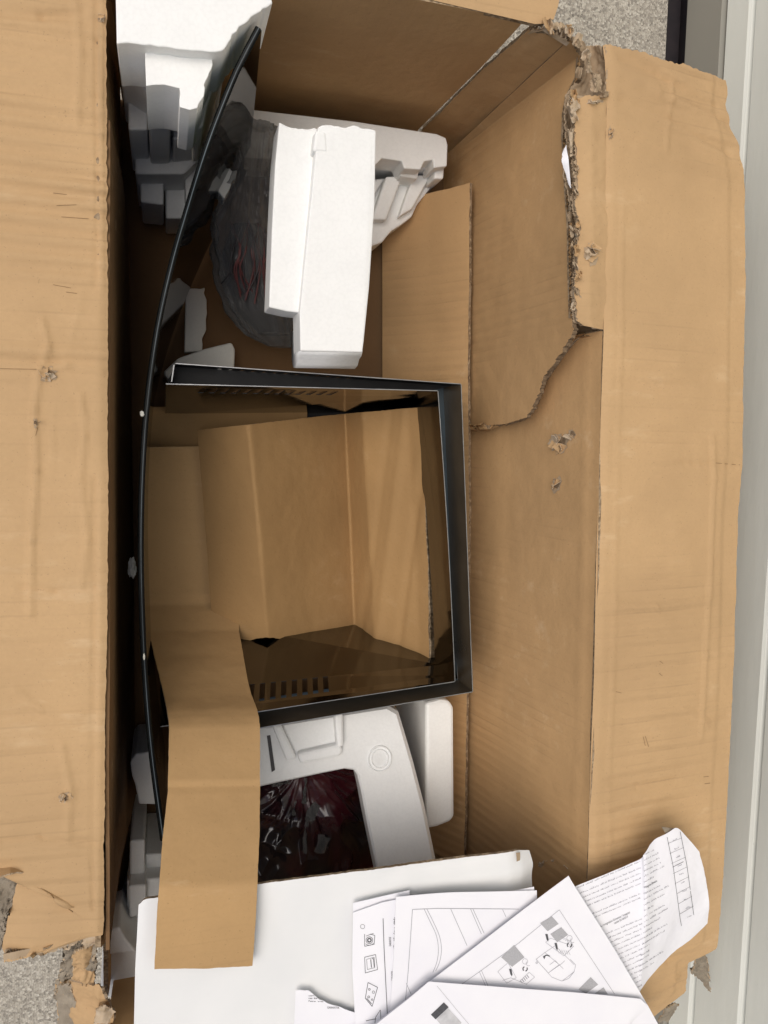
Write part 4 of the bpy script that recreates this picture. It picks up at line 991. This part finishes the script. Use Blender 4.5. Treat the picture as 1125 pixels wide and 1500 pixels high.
# ------------------------------------------------------------------ white board and papers
def papers():
    zb = .420
    cols = [[P(203, 1326, zb - .002), P(198, 1420, zb), P(195, 1560, zb)],
            [P(212, 1317, zb), P(212, 1420, zb), P(212, 1560, zb)],
            [P(300, 1305, zb), P(300, 1420, zb), P(300, 1560, zb)],
            [P(450, 1286, zb), P(450, 1420, zb), P(450, 1560, zb)],
            [P(560, 1272, zb), P(560, 1420, zb + .001), P(560, 1560, zb)],
            [P(660, 1259, zb), P(662, 1400, zb + .002), P(665, 1560, zb)],
            [P(745, 1249, zb), P(748, 1380, zb + .002), P(752, 1560, zb)],
            [P(762, 1246, zb - .003), P(765, 1370, zb - .003), P(770, 1560, zb)],
            [P(776, 1246, zb - .012), P(780, 1310, zb - .012), P(800, 1560, zb - .012)]]
    def wb(p):
        c = P(620, 1295, zb); return .0035 * math.exp(-((p.y - c.y) / .011) ** 2) * max(0, min(1, (p.x - .2) / .1)) - .002 * math.exp(-((p.y - c.y - .02) / .008) ** 2) * max(0, min(1, (p.x - .2) / .1))
    board, bb, _ = sheet('white_board', cols, 120, 60, .004, ['white_board', 'edge'], None, .0012, 6, .0002, seed=101, jag=(.0, .0012, .0009, 0), disp=wb, label='large white-faced cardboard sheet covering the near end of the carton', cat='cardboard')
    sheet('dented_corner', [[P(756, 1249, zb + .0015), P(757, 1262, zb + .0012)], [P(762, 1249, zb - .0005), P(762, 1260, zb - .0005)]], 4, 4, .0004, 'torn', board, .001, 90, seed=1, jag=(.001, .001, .001, .001))
    zb = .427
    # torn leaflet corner, left
    te = [(433, 1451), (440, 1450), (446, 1451), (452, 1450.5), (456, 1454), (463, 1460), (468, 1464.5), (474, 1466), (480, 1470), (488, 1472.5), (498, 1475), (506, 1479), (512, 1481), (524, 1485)]
    cols = [[P(x, y, zb + .001), P(x - 2, 1500, zb - .001), P(x - 3, 1560, zb - .001)] for k, (x, y) in enumerate(te)]
    lf, b, _ = sheet('paper_leaflet', cols, 60, 20, .0003, 'paper', None, .0006, 20, seed=103, label='torn-edged white leaflet scrap lying left of the booklet', cat='paper')
    ink = Ink(b); rnd = random.Random(2)
    for k, (x, y, l) in enumerate([(452, 1459, 10), (452, 1463, 16), (452, 1467, 22)]): ink.scribble(x, y, 1, .02, l, 1.8, rnd)
    ink.text('GARANTIA', 479, 1477, 1, .02, 4.2, .85); ink.build('print', 'ink', lf)
    # booklet with pictograms
    cols = [[P(517, 1328, zb + .004), P(516, 1420, zb + .006), P(524, 1560, zb + .006)], [P(560, 1318, zb + .006), P(560, 1420, zb + .008), P(565, 1560, zb + .007)], [P(600, 1309, zb + .006), P(600, 1420, zb + .008), P(605, 1560, zb + .007)]]
    bk = empty('paper_booklet', P(550, 1420, zb + .002), 'white stapled booklet with small appliance pictograms left of the other papers', 'booklet')
    sheet('page', [[p + Vector((.0005, .003, -.002)) for p in c] for c in cols], 20, 20, .0004, 'paper', bk, .0005, 15, seed=105)
    cols[0][0] = P(517, 1337, zb + .005); cols[1][0] = P(560, 1322, zb + .0075); cols[2][0] = P(600, 1314, zb + .0075)
    pg, b, _ = sheet('page', cols, 30, 30, .0006, 'paper', bk, .0006, 15, seed=106)
    ink = Ink(b)
    ink.line([(561, 1345), (562.5, 1390), (565, 1440), (567.5, 1490)], .9)
    rnd = random.Random(9)
    def circ(x, y, r, w=.7, n=14, a0=0, a1=6.283): ink.line([(x + math.cos(a0 + (a1 - a0) * k / n) * r, y + math.sin(a0 + (a1 - a0) * k / n) * r) for k in range(n + 1)], w, 20)
    ink.line([(534, 1368), (534, 1386), (548, 1383), (549, 1370), (542, 1368)], .7); circ(541, 1377, 5); circ(541, 1377, 2.6, 1.8); circ(541, 1377, 7.5, .6, 10, .6, 2.4); ink.line([(536, 1371), (547, 1367)], .6)
    ink.line([(534, 1402), (550, 1398), (553, 1420), (535, 1425), (534, 1402)], .7); ink.line([(537, 1405), (548, 1402), (549, 1417), (538, 1420), (537, 1405)], .5); ink.line([(543, 1405), (544, 1417)], 1.1); ink.line([(545, 1404), (547, 1404), (548, 1416)], .9)
    ink.line([(539, 1439), (553, 1446), (545, 1474), (535, 1462), (539, 1439)], .8); circ(541, 1449, 1.4); circ(547, 1453, 1.8, .6); circ(540, 1460, 1.5); circ(545, 1464, 1.2); ink.line([(537, 1462), (544, 1470)], .9)
    ink.line([(557, 1479), (550, 1490), (549, 1500)], .7); ink.line([(557, 1479), (558, 1498)], .7); ink.line([(536, 1495), (551, 1492)], .8)
    circ(531, 1357, 3.2, .5)
    ink.text('GARANTIE', 573, 1386, -.02, -1, 4.6, .62); ink.text('GARANTIE', 576, 1436, -.02, -1, 4.6, .62)
    for y0, l in ((1342, 12), (1358, 20), (1382, 8)): ink.scribble(578.5, y0 + l, 0, -1, l, 2.4, rnd)
    ink.build('print', 'ink', pg)
    # sheet peeking out behind
    sh, _, _ = sheet('paper_sheet', [[P(722, 1312, zb + .006), P(725, 1420, zb + .006)], [P(755, 1304, zb + .009), P(760, 1420, zb + .006)], [P(782, 1299, zb + .010), P(800, 1420, zb + .006)]], 12, 10, .0003, 'paper', None, .0006, 20, seed=108, label='white sheet peeking out behind the curved-line drawing page', cat='paper')
    # page with curved ruled lines
    cols = [[P(580, 1314, zb + .012), P(577, 1400, zb + .012), P(566, 1560, zb + .010)], [P(650, 1308, zb + .013), P(650, 1400, zb + .012), P(650, 1560, zb + .010)], [P(720, 1306, zb + .0125), P(720, 1400, zb + .012), P(720, 1560, zb + .010)], [P(786, 1304, zb + .012), P(790, 1400, zb + .012), P(800, 1560, zb + .010)]]
    pc, b, _ = sheet('paper_sheet', cols, 40, 30, .0003, 'paper', None, .0008, 12, seed=109, su=True, label='white page printed with long curved lines between booklet and drawing sheet', cat='paper')
    ink = Ink(b); 
    ink.line([(593, 1474), (598, 1420), (604, 1332), (640, 1330.5), (760, 1331.5)], .8)
    def curve(pts, w=.7): ink.line([(v.x, v.y) for v in smoothline([Vector((x, y, 0)) for x, y in pts], 24)], w, 20)
    curve([(621, 1331), (630, 1350), (639, 1370), (642, 1390), (640, 1408), (634, 1424)]); curve([(625, 1331), (635, 1351), (643.5, 1371), (646.5, 1390), (644, 1408), (638, 1422)])
    ink.line([(660, 1331), (684, 1385)], .7); ink.line([(689, 1331), (705, 1368)], .7); ink.line([(692.5, 1331), (709, 1367)], .7); ink.line([(736, 1332), (741, 1343)], .7); ink.line([(595, 1440), (602, 1456)], .7)
    ink.build('print', 'ink_soft', pc)
    # crumpled page of text, right
    z0 = zb + .010
    cols = [[P(740, 1346, z0), P(770, 1430, z0), P(810, 1520, z0)],
            [P(845, 1299, z0 + .004), P(862, 1380, z0 + .002), P(890, 1500, z0)],
            [P(905, 1273, z0 + .004), P(912, 1360, z0 + .003), P(920, 1475, z0 - .002)],
            [P(938, 1258, z0 + .006), P(938, 1340, z0 + .008), P(934, 1458, z0 - .004)],
            [P(944, 1250, z0 + .012), P(947, 1340, z0 + .012), P(938, 1450, z0 - .004)],
            [P(957, 1231, z0 + .006), P(962, 1320, z0 + .003), P(950, 1435, z0 - .012)],
            [P(978, 1220, z0 + .006), P(985, 1310, z0 + .0), P(968, 1412, z0 - .02)],
            [P(992, 1213, z0 + .006), P(1004, 1300, z0 - .004), P(990, 1392, z0 - .026)],
            [P(1008, 1228, z0 + .0), P(1022, 1300, z0 - .010), P(1015, 1372, z0 - .030)],
            [P(1025, 1248, z0 - .006), P(1038, 1308, z0 - .014), P(1036, 1352, z0 - .030)]]
    tx, b, _ = sheet('paper_sheet', cols, 70, 60, .0003, 'paper', None, .0020, 26, .0006, seed=111, su=True, sv=True, label='crumpled page of dense printed text hanging over the right flap', cat='paper')
    rnd = random.Random(12); ink = Ink(b)
    ux, uy = 90, -38
    # left block of lines, running up to the right until the ridge
    for k, (x, y) in enumerate([(846, 1301), (850, 1309), (854, 1315), (858, 1321), (861, 1327), (868, 1339), (871, 1344)]): ink.scribble(x, y, ux, uy, (938 - x) * 1.09, 1.8, rnd)
    for k in range(17): 
        x, y = 884 + k * 3.4, 1370 + k * 6.1; ink.scribble(x, y, ux, uy - k * .4, max(8, (940 - x) * 1.09), 1.8, rnd)
    for k in range(22):
        x, y = 944 + (0 if k < 14 else -1.0 * (k - 13)), 1252 + k * 8.2 + rnd.uniform(-1, 1); l = rnd.choice((14, 26, 34, 40)) * (1 if k > 2 else .6)
        ink.scribble(x, y, 30, -15 - k * .2, l, 1.8, rnd)
    col_y = [(986, 1231, 1238), (991, 1243, 1250)]
    for k in range(10):
        f = k / 9; x, y = 986 + 21 * f, 1232 + 112 * f; ink.scribble(x, y, 20, -9, 6, 2.2, rnd)
    ink.build('print', 'ink_soft', tx)
    ink = Ink(b)
    ink.line([(977, 1226), (986, 1270), (996, 1345), (998, 1356)], .6); ink.line([(996, 1218), (1006, 1268), (1016, 1340)], .6); ink.line([(985, 1270), (1001, 1262)], .7)
    for k in range(8):
        f = (k + .5) / 8; ink.line([(977 + 20 * f, 1228 + 118 * f), (997 + 20 * f, 1220 + 114 * f)], .35)
    ink.text('e / Integration Directive / Integrati', 880, 1358, 62, -30, 4.4, .78)
    ink.text('number EU 66/2014', 900, 1353.5, 38, -19, 4.4, .62)
    ink.text('Integration Directive', 946, 1301, 38, -23, 4.2, .55)
    ink.build('print', 'ink', tx)
    sheet('folded_corner', [[P(969, 1211, z0 - .001), P(975, 1221, z0 + .004)], [P(993, 1214, z0 + .002), P(992, 1216, z0 + .005)]], 6, 4, .0003, 'ripped_grey', tx, 0)
    # drawing sheet on top
    z1 = zb + .022
    cols = [[P(833, 1283, z1), P(838, 1292, z1), P(900, 1390, z1), P(949, 1473, z1 - .002), P(975, 1520, z1 - .004)],
            [P(800, 1308, z1), P(812, 1330, z1 + .001), P(850, 1420, z1), P(900, 1500, z1), P(915, 1540, z1)],
            [P(700, 1384, z1 - .002), P(740, 1440, z1), P(770, 1480, z1), P(790, 1520, z1), P(800, 1560, z1)],
            [P(540, 1506, z1 - .004), P(560, 1530, z1), P(580, 1550, z1), P(600, 1565, z1), P(610, 1580, z1)]]
    A, b, _ = sheet('paper_sheet', cols, 50, 40, .0003, 'paper', None, .0012, 10, seed=113, label='white page with exploded hood line drawings lying on top of the papers', cat='paper')
    ink = Ink(b)
    ink.line([(668, 1447), (704, 1422), (760, 1381), (819, 1332.5), (858, 1392), (900, 1456)], .6)
    ink.line([(702, 1423), (712, 1446)], .6); ink.line([(705, 1421), (716, 1447)], .6)
    for q in ([(799, 1356), (812, 1343), (826, 1358), (813, 1371)], ):
        pass
    def icon(ox, oy):
        L = [[(-48, 22), (-35, 12), (-14, 30), (-30, 42), (-48, 22)], [(-35, 12), (-20, 2), (8, 30)], [(-48, 22), (-25, 48), (-10, 54), (8, 40), (10, 30), (2, 22)], [(-30, 42), (-10, 28), (-6, 24)], [(-10, 54), (0, 50), (8, 40)], [(-28, 30), (-20, 24), (-8, 36)]]
        for l in L: ink.line([(ox + x, oy + y) for x, y in l], .5)
    icon(833, 1383)
    ink.line([(799, 1380), (806, 1374), (840, 1386), (826, 1400), (815, 1392), (799, 1380)], .5)
    for k in range(6): ink.line([(818 + k * 3.4, 1372 + k * 2.0 - 4), (822 + k * 3.4, 1378 + k * 2.0 - 4)], .5); ink.line([(816 + k * 3.2, 1390 + k * .5), (819 + k * 3.2, 1396 + k * .5)], .5)
    ink.line([(729, 1423), (744, 1410), (756, 1432), (742, 1440), (729, 1423)], .5); ink.line([(736, 1436), (748, 1432), (772, 1442)], .5); ink.line([(762, 1436), (775, 1424), (783, 1431), (770, 1442)], .5)
    for k in range(5): ink.line([(762 + k * 2.4, 1436 - k * 2), (765 + k * 2.4, 1440 - k * 2)], 1.2)
    def circ2(x, y, r, w, n=12, a0=0, a1=6.283): ink.line([(x + math.cos(a0 + (a1 - a0) * k / n) * r, y + math.sin(a0 + (a1 - a0) * k / n) * r) for k in range(n + 1)], w, 20)
    for cx, cy in ((834, 1374), (769, 1408)): circ2(cx, cy, 4, .5); circ2(cx + 5, cy + 3, 3.5, .5, 8, 1, 4)
    circ2(786, 1410, 1.6, .6, 4)
    ink.build('print', 'ink_soft', A)
    ink = Ink(b)
    for cx, cy in ((834, 1384), (769, 1419)): circ2(cx, cy, 3.2, 1.6, 10, -.6, 1.4); circ2(cx, cy, 3.2, 1.6, 10, 2.2, 4.4)
    for x, y in ((801, 1373), (814.5, 1386), (748, 1424)): ink.poly([(x - 2.5, y - 5), (x + 1, y - 5), (x + 2.5, y + 3), (x + 1.5, y + 6), (x - .5, y + 3)])
    circ2(801, 1404, 5, 1.6, 8, 3.4, 5.6); ink.poly([(795, 1400), (799, 1401), (797, 1405)])
    ink.build('print', 'ink', A)
    ink = Ink(b)
    for q in ([(791, 1352), (808, 1342), (818, 1353), (802, 1364)], [(806, 1368), (822, 1358), (832, 1369), (816, 1380)], [(734, 1402), (753, 1384), (768, 1402), (750, 1416)], [(847, 1449), (865, 1431), (876, 1442), (858, 1455)], [(871, 1455), (884, 1446), (890, 1456)]): ink.poly(q)
    ink.build('print', 'ink_hatch', A)
    # folded page over its lower part
    z2 = z1 + .006
    cols = [[P(628, 1438, z2), P(600, 1462, z2 - .002), P(548, 1503, z2 - .002), P(500, 1545, z2 - .003)],
            [P(720, 1445, z2 + .003), P(715, 1470, z2 + .001), P(705, 1505, z2), P(700, 1560, z2)],
            [P(830, 1453, z2 + .003), P(830, 1475, z2 + .001), P(830, 1510, z2), P(830, 1560, z2)],
            [P(938, 1463, z2 - .001), P(930, 1485, z2 - .001), P(925, 1500, z2 - .001), P(900, 1560, z2)],
            [P(950, 1474, z2 - .003), P(944, 1480, z2 - .003), P(925, 1496, z2 - .003), P(905, 1556, z2 - .002)]]
    Bp, b, _ = sheet('paper_sheet', cols, 50, 24, .0003, 'paper', None, .0006, 12, seed=115, su=False, label='blank folded white page with a small dark photo at the bottom edge', cat='paper')
    ink = Ink(b); ink.poly([(631, 1486), (650, 1468), (657, 1475), (638, 1493)]); ink.build('print', 'ink', Bp)
    ink = Ink(b); ink.poly([(639, 1493), (656, 1476), (676, 1498), (664, 1512), (655, 1512)]); ink.build('printed_photo', 'photo', Bp)
    ink = Ink(b); ink.line([(640, 1444), (668, 1478), (690, 1504)], .5); ink.build('crease_shade', 'ink_hatch', Bp)  # shade of a paper crease drawn as a thin grey line
papers()
